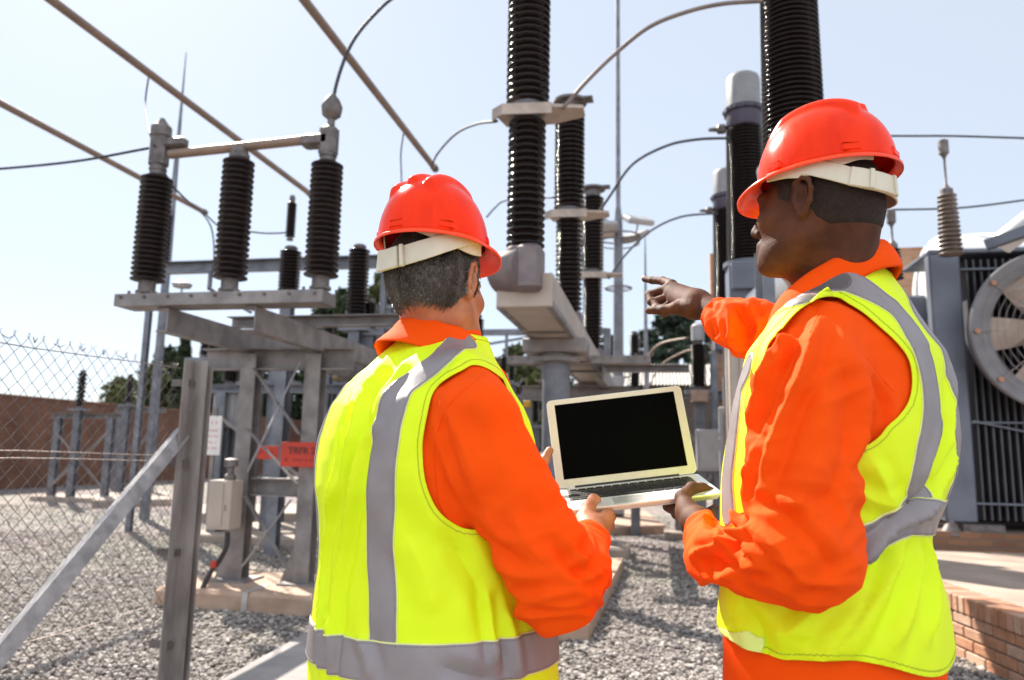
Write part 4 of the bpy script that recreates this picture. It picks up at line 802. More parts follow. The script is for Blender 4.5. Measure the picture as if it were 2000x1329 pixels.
def pseg(P, Q, bbox=.1):
    """distance from points P to polyline Q and arc parameter 0..1"""
    Q = np.asarray(Q, float); best = np.full(len(P), 9.0); par = np.zeros(len(P)); L = np.r_[0, np.cumsum(np.linalg.norm(np.diff(Q, axis=0), axis=1))]; T = max(L[-1], 1e-9)
    lo, hi = Q.min(0)-bbox, Q.max(0)+bbox; m = ((P > lo) & (P < hi)).all(1); X = P[m]; b = best[m]; pr = par[m]
    for i in range(len(Q)-1):
        ba = Q[i+1]-Q[i]; t = np.clip((X-Q[i])@ba/max(ba@ba, 1e-12), 0, 1); d = np.linalg.norm(X-Q[i]-t[:, None]*ba, axis=1); k = d < b; b[k] = d[k]; pr[k] = ((L[i]+t*(L[i+1]-L[i]))/T)[k]
    best[m] = b; par[m] = pr; return best, par
def polysd(x, y, poly):
    poly = np.array(poly, float); ins = np.zeros(len(x), bool); d = np.full(len(x), 1e9); n = len(poly)
    for i in range(n):
        a, b = poly[i], poly[(i+1) % n]; ba = b-a; px, py = x-a[0], y-a[1]; t = np.clip((px*ba[0]+py*ba[1])/max(ba@ba, 1e-9), 0, 1)
        d = np.minimum(d, np.hypot(px-t*ba[0], py-t*ba[1])); c = ((a[1] > y) != (b[1] > y)) & (x < (b[0]-a[0])*(y-a[1])/(b[1]-a[1]+1e-12)+a[0]); ins ^= c
    return np.where(ins, d, -d)
def smoothpoly(pts, closed=False, n=6):
    P = [np.array(p, float) for p in pts]; out = []; m = len(P); rng = range(m if closed else m-1)
    for i in rng:
        g = lambda j: P[j % m] if closed else P[min(max(j, 0), m-1)]
        a, b, c, d = g(i-1), g(i), g(i+1), g(i+2)
        for k in range(n): t = k/n; out.append(.5*((2*b)+(c-a)*t+(2*a-5*b+4*c-d)*t*t+(3*b-a-3*c+d)*t**3))
    if not closed: out.append(P[-1])
    return np.array(out)
def wav(P, fr, seed, n=7, warp=.6):
    rg = np.random.default_rng(seed); P = P*np.asarray(fr, float); W = P+warp*np.sin(P[:, [1, 2, 0]]*1.3+rg.random(3)*6); s = np.zeros(len(P))
    for i in range(n): d = rg.normal(size=3); d /= np.linalg.norm(d); s += np.sin(W@d*rg.uniform(.6, 1.7)*6.28+rg.random()*6.28)
    return s/math.sqrt(n/2)
def iso(V, F, s, level, N):
    """line segments where s == level on a triangle mesh, each as a thin quad"""
    if F.shape[1] == 4: F = np.vstack([F[:, :3], F[:, [0, 2, 3]]])
    q = s-level; P = []
    for (a, b, c) in ((0, 1, 2), (1, 2, 0), (2, 0, 1)):            # a alone on its side
        m = ((q[F[:, a]] > 0) != (q[F[:, b]] > 0)) & ((q[F[:, a]] > 0) != (q[F[:, c]] > 0)); T = F[m]
        if len(T) == 0: continue
        t1 = (q[T[:, a]]/(q[T[:, a]]-q[T[:, b]]))[:, None]; t2 = (q[T[:, a]]/(q[T[:, a]]-q[T[:, c]]))[:, None]
        P.append(np.stack([V[T[:, a]]*(1-t1)+V[T[:, b]]*t1, V[T[:, a]]*(1-t2)+V[T[:, c]]*t2, N[T[:, a]]], 1))
    return np.vstack(P) if P else np.zeros((0, 3, 3))
def stitch(V, F, s, level, N, name, m, parent, local, w=.0007, up=.0008):
    P = iso(V, F, s, level, N)
    if len(P) == 0: return
    a, b, n = P[:, 0], P[:, 1], P[:, 2]; d = b-a; L = np.linalg.norm(d, axis=1)[:, None]; k = L[:, 0] > 1e-5; a, b, n, d, L = a[k], b[k], n[k], d[k], L[k]; d /= L
    x = np.cross(d, n); x /= np.linalg.norm(x, axis=1)[:, None]+1e-9; a = a-d*.0004; b = b+d*.0004
    Q = np.stack([a-x*w, b-x*w, b+n*up, a+n*up, a+x*w, b+x*w], 1).reshape(-1, 3); i = 6*np.arange(len(a))[:, None]
    return mesh_obj(name, Q, np.vstack([i+np.array([[0, 1, 2, 3]]), i+np.array([[3, 2, 5, 4]])]), m, parent, False, local)
class Caster:
    def __init__(s, V, F): s.t = BVHTree.FromPolygons([tuple(map(float, v)) for v in V], [tuple(map(int, f)) for f in F])
    def cast(s, px, py):
        d = HRi @ ray(px, py); r = s.t.ray_cast(CO, d.normalized()); return np.array(r[0]) if r[0] is not None else None
    def line(s, pts, n=5):
        P = smoothpoly(pts, n=n); Q = [s.cast(*p) for p in P]; return np.array([q for q in Q if q is not None])
def folds(V, N, caster, strokes, facing=None):
    """push cloth out (+) or in (-) along strokes drawn on the surface: (points, width m, height m)"""
    disp = np.zeros(len(V))
    for pts, w_, a in strokes:
        Q = caster.line(pts)
        if len(Q) < 2: continue
        d, t = pseg(V, Q, 3*w_+.01); tp = np.clip(np.minimum(t, 1-t)*5+.15, 0, 1)**.8
        x = d/w_; prof = .55*np.exp(-x*x)+.5*np.exp(-2.4*x)-.42*np.exp(-((x-1.7)/.8)**2) ; prof[d > 8] = 0
        disp += a*prof*tp
    if facing is not None: disp *= facing
    return V+N*disp[:, None]
def cloth_mat(name, col, dark, rough=.8, weave=900, sheen=.15, trans=0.0, spec=.15):
    m = mat(name, col, rough, 0, dark, 5, .25, weave, detail=3, rvar=.05, spec=spec, sheen=sheen, lo=.2, hi=.8)
    if trans:
        t = m.node_tree; b = t.nodes['Principled BSDF']; out = t.nodes['Material Output']; tr = t.nodes.new('ShaderNodeBsdfTranslucent'); tr.inputs[0].default_value = (*col, 1)
        mx = t.nodes.new('ShaderNodeMixShader'); mx.inputs[0].default_value = trans; t.links.new(b.outputs[0], mx.inputs[1]); t.links.new(tr.outputs[0], mx.inputs[2]); t.links.new(mx.outputs[0], out.inputs[0])
    return m
def solid(o, th, off=-1):
    md = o.modifiers.new('thickness', 'SOLIDIFY'); md.thickness = th; md.offset = off; return o
def rotm(yaw, pitch=0, roll=0):     # local x right, y forward, z up -> heading frame; yaw > 0 turns right, pitch > 0 looks up
    return np.array(Matrix.Rotation(-yaw, 3, 'Z') @ Matrix.Rotation(pitch, 3, 'X') @ Matrix.Rotation(roll, 3, 'Y'))

ORANGE = cloth_mat('orange_coverall_cloth', (.98,.088,.0), (.94,.076,.0), sheen=0)
HIVIS = cloth_mat('fluorescent_yellow_cloth', (.81,.97,.0), (.74,.95,.0), .6, 1400, sheen=0, spec=.4)
TAPE = mat('grey_reflective_tape', (.29,.255,.26), .42, .15, (.235,.205,.21), 9, .15, 700, spec=.5)
PIPING = mat('pale_tape_piping', (.85,.86,.30), .6, 0, (.75,.76,.25), 20)
HELM = mat('orange_red_helmet', (.95,.034,.0), .24, 0, (.76,.018,.0), 7.0, .05, 26, rvar=.10, spec=.16, stretch=(3.2,3.2,.7), lo=.25, hi=.55)
BRIM = mat('orange_helmet_rim', (.97,.060,.001), .28, 0, (.92,.05,.001), 5, rvar=.05, spec=.5)
STRAP = mat('cream_headband', (.66,.60,.46), .45, 0, (.56,.50,.38), 12, .1, 60, sss=.0)
ST_Y = mat('yellow_stitching', (.50,.62,.03), .8, 0, (.42,.52,.02), 300); ST_G = mat('grey_stitching', (.13,.115,.12), .8, 0, (.30,.27,.27), 500)
def skin_mat(name, c1, c2, rough=.48, sss=.12, spec=.4):
    m = mat(name, c1, rough, 0, c2, 22, .25, 420, detail=7, rvar=.08, spec=spec, sss=sss); return m

# ---------------------------------------------------------------- head, in its own frame (origin between the ears)
def head_prims(M, o, s=1.0, fat=1.0):
    g = lambda *p: o+M@(np.array(p)*s); P = []
    def E(c, r, k=.02, op='+', Mx=None): P.append(ell(g(*c), np.array(r)*s, k, op, M if Mx is None else M@Mx))
    def K(a, b, r0, r1, k=.012, op='+'): P.append(cone(g(*a), g(*b), r0*s, r1*s, k, op))
    E((0,-.012,.030),(.077,.098,.088)); E((0,-.058,.002),(.063,.047,.062),.04); E((0,.035,-.03),(.063*fat,.062,.082),.03)
    E((0,.048,-.082),(.045*fat,.045,.032),.03); K((.052*fat,.0,-.062),(.025,.06,-.088),.020,.022,.035); K((-.052*fat,.0,-.062),(-.025,.06,-.088),.020,.022,.035)
    for q in (-1, 1):
        E((q*.045,.066,-.022),(.022,.024,.018),.025); K((q*.036,.086,.026),(q*.008,.094,.022),.011,.011,.018)
        E((q*.033,.104,.006),(.017,.014,.012),.012,'-'); E((q*.031,.083,.006),(.0125,.0125,.0125),.003)
        K((q*.018,.094,.012),(q*.044,.084,.010),.0045,.0035,.004); K((q*.011,.106,-.033),(q*.010,.102,-.035),.0070,.0068,.006)
    K((0,.092,.014),(0,.117,-.026),.0085,.0108,.012); K((-.02,.098,-.060),(.02,.098,-.060),.008,.008,.010); K((-.017,.098,-.0715),(.017,.098,-.0715),.0085,.0085,.008); E((0,.092,-.098),(.022,.018,.017),.025)
    K((-.022,.108,-.0655),(.022,.108,-.0655),.0022,.0022,.003,'-')
    for q in (-1, 1):                                             # ears: rim, antihelix, lobe, hollow
        T = lambda x, y, z: (q*(.076+x), -.010+y, z)
        E(T(.006,0,.0),(.006,.018,.029),.006,'+',np.array(Matrix.Rotation(q*R(-22),3,'Z')))
        rim = [T(.004,.014,.012),T(.010,.012,.028),T(.014,-.002,.035),T(.018,-.016,.028),T(.019,-.021,.010),T(.016,-.018,-.010),T(.010,-.008,-.024),T(.006,.002,-.030)]
        for a, b in zip(rim[:-1], rim[1:]): K(a, b, .0042, .0042, .004)
        K(T(.005,.003,-.028),T(.007,-.004,-.030),.0075,.006,.006); K(T(.010,-.008,.018),T(.012,-.012,-.012),.0035,.0035,.004); K(T(.003,.012,.002),T(.005,.010,-.006),.005,.004,.004)
        E(T(.015,.0,.0),(.007,.008,.012),.004,'-')
    return P
def helmet(parent, M, o, s, local, strap_pts, nm='helmet'):
    """M, o: helmet frame (origin at centre of the rim plane)"""
    root = empty(nm, (0,0,0)); root.parent = parent; nu, nv = 160, 56; a, b, H_ = .1005*s, .1195*s, .130*s; U = np.linspace(0, 2*np.pi, nu, endpoint=False)
    w = lambda L: (np.asarray(L)@M.T)+o
    def grid(rows, name, m, closed_top=False, flip=False, sm=True):
        V = np.vstack(rows); r = len(rows); F = []
        i = np.arange(nu); j = (i+1) % nu
        for k in range(r-1): q = np.stack([k*nu+i, k*nu+j, k*nu+nu+j, k*nu+nu+i], 1); F.append(q[:, ::-1] if flip else q)
        return mesh_obj(name, w(V), np.vstack(F), m, root, sm, local)
    rows = []
    for k in range(nv+1):
        e = k/nv*np.pi/2; ce, se = max(math.cos(e), 1e-4)**.86, math.sin(e)**.93
        X = a*np.sin(U)*ce*(1-.05*se); Y = b*np.cos(U)*ce-.004*s; Z = np.full(nu, H_*se)
        amp = np.clip((se-.34)/.22, 0, 1)
        for q, wd, ht in ((-1,.0105,.0115),(1,.0105,.0115),(0,.0105,.0105)):
            xc = q*(.037+.10*np.clip((-Y/s-.01),0,.2)*.35)*s; along = np.clip((.085*s-Y)/(.04*s), 0, 1)*np.clip((Y+.086*s)/(.010*s), 0, 1)
            rib = np.exp(-np.abs((X-xc)/(wd*s))**3)*along*amp*ht*s
            nx, ny, nz = X/a**2, Y/b**2, Z/H_**2; L = np.sqrt(nx*nx+ny*ny+nz*nz)+1e-9; X = X+nx/L*rib; Y = Y+ny/L*rib; Z = Z+nz/L*rib
        lug = np.exp(-((np.abs(np.abs(U)-0)) ) )*0
        rows.append(np.stack([X, Y, Z], 1))
    sh = grid(rows, 'shell', HELM); solid(sh, .0028)
    fr = np.clip((np.cos(U)-.20)/.80, 0, 1); ext = (.010+.035*fr**.8)*s; drop = -(.003+.018*fr**1.2)*s
    c0 = np.stack([a*np.sin(U), b*np.cos(U)-.004*s, 0*U], 1); dr = np.stack([np.sin(U)*.9, np.cos(U), 0*U], 1)
    P = lambda f, z, zz: c0+dr*(ext*f)[:, None]+np.stack([0*U, 0*U, z+drop*zz], 1)
    br = [c0+np.array((0,0,.010*s)), c0+dr*.0015*s+np.array((0,0,.006*s)), P(.25,.0022*s,.15), P(.6,.001*s,.5), P(.93,.0*s,.95), P(1.0,-.001*s,1.0), P(1.0,-.0055*s,1.0), P(.94,-.0065*s,.95), P(.86,-.003*s,.86), P(.5,-.0025*s,.4), P(.05,-.003*s,.0), c0-dr*.004*s+np.array((0,0,.004*s))]
    grid(br, 'brim', BRIM, flip=True)
    for an in (R(62), R(-62), R(180), R(128), R(-128)):
        mb = MB()
        for dz, rr in ((.012,.013),):
            c = np.array((a*math.sin(an)*1.0, b*math.cos(an)-.004*s, dz*s)); M3 = Matrix([list(r) for r in (M@np.array(Matrix.Rotation(-an,3,'Z')))])
            mb.box(tuple(w(c)-np.asarray(local)), (.034*s,.009*s,.016*s), M=M3, bev=.0035*s)
        mb.build('lug', HELM, root, smooth=True)
    return root
def band(parent, name, M, o, path, wd, th, m, local, slots=True):
    """strap swept along local points (x,y,z,tilt) with width up/down"""
    P = smoothpoly(path, n=8); P[:, :2] *= .885 if 'yoke' in name else .97; n = len(P); V = []; F = []
    for i in range(n):
        p = P[i, :3]; t = P[min(i+1, n-1), :3]-P[max(i-1, 0), :3]; t /= np.linalg.norm(t); out = np.array((p[0], p[1], 0)); out -= t*(out@t); out /= np.linalg.norm(out); up = np.cross(out, t); up *= np.sign(up[2]) or 1; hw = P[i, 3]
        for (u, q) in ((hw,0),(hw*1.0,th),(hw*.93,th*1.25),(-hw*.93,th*1.25),(-hw,th),(-hw,0)): V.append(p+up*u+out*q)
    k = 6
    for i in range(n-1):
        for j in range(k): F.append((i*k+j, i*k+(j+1) % k, (i+1)*k+(j+1) % k, (i+1)*k+j))
    F += [tuple(range(k)), tuple(range(n*k-1, (n-1)*k-1, -1))]
    return mesh_obj(name, np.array(V)@M.T+o, F, m, parent, False, local)
# ================================================================ the two men
def man(cfg):
    base = A3(cfg['base'][0], cfg['base'][1], 0.0); wl = HR @ Vector(base)
    root = empty('person', wl, YAW, cfg['label'], 'person'); LOC = base; by = cfg['yaw']
    Rv, Fv = A3(math.cos(by), -math.sin(by), 0), A3(math.sin(by), math.cos(by), 0)
    J = lambda t: hp(*t)
    # ---- cloth body
    T = loft(cfg['rows'], by, .02); sl = []; arms = []
    for arm in cfg['arms']:
        pts = [np.array(p, float) if isinstance(p, np.ndarray) else J(p) for p in arm['pts']]; rs = arm['rs']; arms.append((pts, rs))
        c_ = chain(pts, rs, .014); c_[0].k = .035; c_[1].k = .02; sl.append(c_)
    prims = [T]+[q for s_ in sl for q in s_]
    vprims = [T]+[cone(p[0], p[0]+(p[1]-p[0])*.8, r[0], r[1], .035) for p, r in arms]
    h = .004
    V, F = surf(prims, h, off=-.004, smooth=4, clipz=(cfg['zlow'], 3)); Nn = vnorm(V, F)
    cz = Caster(V, F)
    # open cuffs
    cut = np.full(len(V), 1.0); Lz = np.zeros(len(V))
    for (pts, rs), s_ in zip(arms, sl):
        a, b = pts[-2], pts[-1]; d = (b-a)/np.linalg.norm(b-a); near = np.array([q.fn(V) for q in s_]).min(0) < .03; dist = np.linalg.norm(V-b, axis=1) < .16
        cut = np.where(near & dist, np.minimum(cut, -(V-b)@d+.0), cut)
    dT = T.fn(V); dS = [np.array([q.fn(V) for q in s_]).min(0) for s_ in sl]; dSm = np.min(dS, 0)
    sleeve_w = np.clip((dT-dSm)/.03, 0, 1)
    V = folds(V, Nn, cz, [(a_, b_, c_*1.25) for a_, b_, c_ in cfg['sleeve_folds']])
    ca, cb, cd = cfg.get('sag', (3.2, 3.2, 7.5))
    wr = wav(V, (4, 4, 9), cfg['seed'])*.0016+(1-np.abs(wav(V, (9, 9, 15), cfg['seed']+5)))*.0016
    for (pts, rs) in arms:
        e = pts[3 if len(rs) == 6 and cfg['seed'] == 3 else 2]; q = np.linalg.norm(V-e, axis=1); d = (pts[-1]-pts[-2])/np.linalg.norm(pts[-1]-pts[-2]); t = (V-pts[-1])@d
        wr += np.exp(-(q/.12)**2)*(1-np.abs(wav(V, (9, 9, 18), cfg['seed']+9)))*.0055+np.exp(-(np.linalg.norm(V-pts[-1], axis=1)/.07)**2)*np.sin(t*190+1.5*np.sin(V[:, 0]*60))*.0022
    V = V+Nn*(wr*sleeve_w+wr*.4)[:, None]
    Nn = vnorm(V, F)
    # ---- armhole and hem limits of the vest
    def vest_limits(W):
        px, py, _ = proj(W); v = (W-cfg['S'])@Fv; poly = smoothpoly(cfg['armhole'], closed=True, n=6)
        inside = polysd(px, py, poly)/1100.0; side = (W-cfg['S'])@Rv*cfg['near']                          # + towards the near arm
        s = np.maximum(-inside, np.maximum(v-cfg['vfront'], .05-side))
        dt = T.fn(W); ds = np.array([q.fn(W) for q in vprims[1:]])
        lim_n, lim_f = cfg['arm_lim']; s = np.minimum(s, ds[cfg['near_i']]-dt+lim_n); s = np.minimum(s, ds[1-cfg['near_i']]-dt+lim_f)
        nc, nr, nsl = cfg['neckhole']; q = W-nc; s = np.minimum(s, np.sqrt((q@Rv/1.0)**2+(q@Fv/1.0)**2)-nr+np.clip(1.0-(W[:, 2]-nc[2]+.1)*10, 0, 9))
        if 'neckpoly' in cfg: s = np.minimum(s, np.maximum(-polysd(px, py, smoothpoly(cfg['neckpoly'], closed=True, n=4))/1100., 0 if False else -1))
        return np.minimum(s, cfg['ztop']+.0-W[:, 2]-nsl*((W-nc)@Fv))
    vl = vest_limits(V)
    hemz = cfg['hem'](V); under = (V[:, 2] < 9)
    # coverall = sleeves + what shows below the vest hem + a hidden overlap
    tuck = np.clip((vl-.008)/.02, 0, 1)*np.clip((V[:, 2]-hemz-.01)/.02, 0, 1)*np.clip((.03-dT)/.01, 0, 1)
    V3, F3 = clip(V-Nn*(.016*tuck)[:, None], F, cut)
    jo = mesh_obj('coverall', V3, F3, ORANGE, root, True, LOC); solid(jo, .0025); jo['label'] = 'bright orange long sleeved work coverall'
    # seams
    cs = Caster(V, F)
    for k, s_ in enumerate(cfg.get('seams', [])):
        Q = cs.line(s_, 4)
        if len(Q) > 2: mb = MB(); mb.tube([tuple(q-LOC) for q in Q], .0011, 5); mb.build('seam', ORANGE, jo, smooth=True, auto=False)
    # ---- vest
    V, F = surf(vprims, h, off=.0045, smooth=4, clipz=(cfg['zlow'], 3)); Nn = vnorm(V, F); cz = Caster(V, F)
    V = folds(V, Nn, cz, [(a_, b_, c_*1.3) for a_, b_, c_ in cfg['vest_folds']]); V = V+Nn*(wav(V, (2.6, 2.6, 2.0), cfg['seed']+2)*.0022+wav(V, (9, 9, 5), cfg['seed']+3)*.0007)[:, None]; Nn = vnorm(V, F); cz = Caster(V, F)
    s = np.minimum(vest_limits(V), V[:, 2]-cfg['hem'](V)); V0, F0 = V, F
    V, F, Nn, sv = clip(V, F, s, Nn, s)
    vest = mesh_obj('vest', V, F, HIVIS, root, True, LOC); solid(vest, .0018); vest['label'] = 'fluorescent yellow vest with grey reflective tapes'
    sv = np.minimum(relax(np.stack([sv]*3, 1), F, 2)[:, 0], .05); stitch(V+Nn*.0006, F, sv, .0085, Nn, 'stitching', ST_Y, vest, LOC)
    def tape(sc, name='reflective_tape', up=0.0):
        for nm, ex, off, m in ((name, 0, .0024+up, TAPE), (name, .0022, .0014+up, PIPING)):
            a, b, c = clip(V, F, sc+ex, Nn)
            if len(b) == 0: return
            if nm == name and ex: nm = 'tape_edging'
            o = mesh_obj(nm, a+c*off, b, m, vest, True, LOC); solid(o, off*1.0, -1)
        stitch(V+Nn*(.0024+up), F, sc, .0028, Nn, 'tape_stitching', ST_G, vest, LOC, .0005, .0005)
    for spec in cfg['tapes']:
        if spec[0] == 'v':
            Q = cz.line(spec[1], 4); d, t = pseg(V, Q, .12); tape(spec[2]-d)
            if len(spec) > 3:                                      # mirror across the spine
                q2 = Q-cfg['S']; q2 = q2-2*np.outer(q2@Rv+spec[3], Rv); cen = cfg['S']; q2 = q2+cen
                Bt = cz.t; q3 = []
                for q in q2:
                    r = Bt.find_nearest(Vector(q)); q3.append(np.array(r[0]))
                d, t = pseg(V, np.array(q3), .12); tape(spec[2]-d)
        elif spec[0] == 'h':
            tape(spec[2]-np.abs(V[:, 2]-spec[1](V)), up=.0016)
        elif spec[0] == 'hs':                                      # band along a drawn line, then level round the body
            Q = cz.line(spec[1], 4); ang = lambda W: np.arctan2((W-cfg['S'])@Fv, (W-cfg['S'])@Rv); qa = ang(Q); o_ = np.argsort(qa)
            av = ang(V); tape(np.minimum(spec[2]-np.abs(V[:, 2]-np.interp(av, qa[o_], Q[o_, 2])), np.maximum(1.7-av, av-2.95)*.2), up=.0016)
    for poly in cfg.get('patches', []):
        px, py, dz = proj(V); fr = np.einsum('ij,ij->i', Nn, V-A3(0, 0, CAM_H)) < 0
        sd = np.where(fr, polysd(px, py, poly)/1100, -.05); a, b, c = clip(V, F, sd, Nn)
        if len(b): o = mesh_obj('pocket', a+c*.004, b, mat('pocket_cloth', (.78,.92,.25), .7, 0, (.7,.85,.2), 9), vest, True, LOC); solid(o, .004)
    # ---- collar
    cc = cfg['collar']; n = 90; rows = []; nc = np.array(cc['c'], float)
    for (rr, dz, wgt) in ((cc['r']-.004,-.05,0),(cc['r']-.002,-.02,0),(cc['r']-.001,-.004,0),(cc['r']+.003,.001,0),(cc['r']+.009,.0,0),(cc['r']+.014,-.008,.2),(cc['r']+.021,-.024,.6),(cc['r']+cc['fall'],-cc['h'],1),(cc['r']+cc['fall']-.003,-cc['h']-.002,1),(cc['r']+.017,-.022,.6)):
        row = []
        for i in range(n):
            t = -1+2*i/(n-1); th = t*R(152); u, v = math.sin(th), -math.cos(th); ft = (1-math.cos(th))/2; wob = (.004*math.sin(3.1*th+cfg['seed'])+.0008*math.sin(7*th))*(.3+wgt)
            z = nc[2]-cc['drop']*ft**1.1+cc.get('side', 0)*u+dz*(1+.3*ft)+wob; r_ = rr*(1+.12*ft)+wob; row.append(nc*A3(1,1,0)+Rv*u*r_+Fv*(v*r_*1.08-0+cc.get('lean', .2)*(z-nc[2])*-1*0)+A3(0,0,z))
        rows.append(row)
    Vv = np.array(rows).reshape(-1, 3); Ff = [(a*n+i, a*n+i+1, (a+1)*n+i+1, (a+1)*n+i) for a in range(len(rows)-1) for i in range(n-1)]
    Vv = Vv+wav(Vv, (14,14,14), cfg['seed']+31)[:, None]*.0012
    co = mesh_obj('collar', Vv, Ff, ORANGE, root, True, LOC); solid(co, .003); sb = co.modifiers.new('s', 'SUBSURF'); sb.levels = sb.render_levels = 1
    # ---- skin
    hd = cfg['head']; o = J(hd['at']); M = rotm(hd['yaw'], hd.get('pitch', 0), hd.get('roll', 0)); s = hd['s']
    HP = head_prims(M, o, s, hd.get('fat', 1)); w = lambda *p: o+M@(np.array(p)*s); nb = np.array(hd['neck'], float)
    HP += [cone(w(0,-.018,-.03), nb, hd['nr'][0], hd['nr'][1], .03), cone(nb, nb-A3(0,0,.10)-Fv*.02, hd['nr'][1], hd['nr'][1]*1.15, .03)]
    for q in hd.get('extra', []): HP.append(cone(w(*q[0]), w(*q[1]), q[2], q[3], q[4]))
    parts = [surf(HP, .0024, smooth=1)]
    for hand in cfg['hands']:
        P = []
        for pts, rs, k in hand: P += chain([J(p) for p in pts], rs, k)
        parts.append(surf(P, .0015, smooth=2))
    arm_p = []
    for (pts, rs) in arms: arm_p += chain(pts, [r*.48 for r in rs], .03)
    hp_ = cfg['rows'][0]; core = [ell((cfg['S'][0], cfg['S'][1], 1.30), (.12, .12, .25), .05)]
    parts.append(surf(core+arm_p, .010, smooth=3)); Vs = []; Fs = []; k = 0
    for (a, b) in parts: Vs.append(a); Fs.append(b+k); k += len(a)
    bo = mesh_obj('body', np.vstack(Vs), np.vstack(Fs), cfg['skin'], root, True, LOC)
    # nails
    for (p, q, up, r_) in cfg.get('nails', []):
        a, b = J(p), J(q); d = (b-a)/np.linalg.norm(b-a); u = np.array(up, float); u -= d*(u@d); u /= np.linalg.norm(u); x = np.cross(d, u)
        Mx = np.stack([x, d, u], 1); a2, b2 = surf([ell(b+u*r_*.55, (r_*.72, r_*1.0, r_*.5), .001, '+', Mx)], .0008, smooth=1); mesh_obj('fingernail', a2, b2, cfg['nail'], root, True, LOC)
    # ---- hair
    Vh, Fh = parts[0]; Nh = vnorm(Vh, Fh); L = ((Vh-o)@M)/s; hs = cfg['hair']['fn'](L)
    a, b, c, hsx = clip(Vh, Fh, hs+.006, Nh, hs); a, b, c, hsx = clip(Vh, Fh, hs+(.0014 if cfg['hair']['n'] else 0.0)*wav(Vh, (60,60,60), 9), Nh, hs); th = cfg['hair']['t']
    hair = mesh_obj('hair', a+c*(th*np.clip(hsx/.006, 0, 1)+(.0004 if cfg['hair']['n'] else 0)*wav(a, (90,90,60), 4)*np.clip(hsx/.004, 0, 1))[:, None], b, cfg['hair']['mat'], root, True, LOC)
    ns = cfg['hair']['n']
    if ns:
        a, b, c, hsx = clip(Vh, Fh, hs+.009, Nh, hs)
        rg = np.random.default_rng(5); tri = rg.integers(0, len(b), ns); q = rg.random((ns, 2)); q[q.sum(1) > 1] = 1-q[q.sum(1) > 1]
        P = a[b[tri, 0]]*(1-q.sum(1))[:, None]+a[b[tri, 1]]*q[:, :1]+a[b[tri, 2]]*q[:, 1:]; Nq = c[b[tri, 0]]; keep = rg.random(ns) < np.clip((hsx[b[tri, 0]]+.009)/.013, 0, 1)**1.3; P, Nq = P[keep], Nq[keep]; ns = len(P)
        tn = np.clip(.5+.16*wav(P, (26,26,9), 12)+rg.normal(size=len(P))*.17, 0, 1); P = P+Nq*(th*np.clip(hsx[b[tri, 0]][keep]/.006, .1, 1))[:, None]; dn = M@A3(0,-.25,-1.0); D = dn[None]-Nq*(Nq@dn)[:, None]; D /= np.linalg.norm(D, axis=1)[:, None]+1e-9; D = D+rg.normal(size=(ns,3))*.28; ln = cfg['hair']['len']*rg.uniform(.5,1.3,(ns,1)); Wd = np.cross(D, Nq); Wd /= np.linalg.norm(Wd, axis=1)[:, None]+1e-9; wd = cfg['hair']['w']
        V4 = np.stack([P-Wd*wd-Nq*.001, P+Wd*wd-Nq*.001, P+D*ln*.55+Nq*.0022, P+D*ln+Nq*.0012], 1).reshape(-1,3); kk = 4*np.arange(ns)[:, None]
        F4 = np.vstack([kk+np.array([[0,1,2]]), kk+np.array([[1,3,2]])]); so = mesh_obj('strands', V4, F4, cfg['hair']['smat'], hair, False, LOC)
        at = so.data.attributes.new('tone','FLOAT','POINT'); at.data.foreach_set('value', np.repeat(tn,4).astype(np.float32))
    # ---- helmet and headband
    hm = cfg['helmet']; Mh = rotm(hm['yaw'], hm['pitch'], hm['roll']); oh = J(hm['at']) if len(hm['at']) == 3 and not isinstance(hm['at'], np.ndarray) else hm['at']
    hl = helmet(root, Mh, oh, hm['s'], LOC, None)
    for nm, path, wd, th_ in hm['bands']: band(hl, nm, Mh, oh, path, wd, th_, STRAP, LOC)
    # ---- trousers and boots
    tp = []; bx = []
    hipz, legs = cfg['hip']
    hc = cfg['S']*A3(1,1,0)+A3(0,0,hipz); tp.append(ell(hc, (.17,.16,.16), .05))
    for q in (-1, 1):
        a_ = hc+Rv*q*.09-A3(0,0,.04); k_ = hc*A3(1,1,0)+Rv*q*.12+Fv*.02+A3(0,0,.50); f_ = hc*A3(1,1,0)+Rv*q*.14+A3(0,0,.09)
        tp += [cone(a_, k_, .105, .085, .05), cone(k_, f_, .085, .075, .03)]
        bx.append((f_, f_+Fv*.17-A3(0,0,.035)))
    a, b = surf(tp, .009, smooth=3); n_ = vnorm(a, b); a = a+n_*(wav(a, (4,4,7), 77)*.004)[:, None]
    to = mesh_obj('trousers', a, b, ORANGE, root, True, LOC)
    for (p, q) in bx:
        a, b = surf([cone(p+A3(0,0,.03), p-A3(0,0,.045), .05, .045, .02), cone(p-A3(0,0,.04), q, .045, .042, .03)], .006, smooth=2); a[:, 2] = np.maximum(a[:, 2], .0); mesh_obj('boot', a, b, BLACK, root, True, LOC)
    return root

def tone_mat(name, stops, rough=.5):
    m = bpy.data.materials.new(name); m.use_nodes = True; t = m.node_tree; b = t.nodes['Principled BSDF']; a = t.nodes.new('ShaderNodeAttribute'); a.attribute_name = 'tone'
    r = t.nodes.new('ShaderNodeValToRGB'); e = r.color_ramp.elements; e[0].position, e[0].color = stops[0][0], (*stops[0][1],1); e[1].position, e[1].color = stops[-1][0], (*stops[-1][1],1)
    for p, c in stops[1:-1]: x = e.new(p); x.color = (*c,1)
    t.links.new(a.outputs['Fac'], r.inputs[0]); t.links.new(r.outputs[0], b.inputs['Base Color']); b.inputs['Roughness'].default_value = rough; return m

def LZ(V, tab): T = np.array(tab, float); return np.interp(V, T[:, 0], T[:, 1])
D2 = math.sqrt(.5)
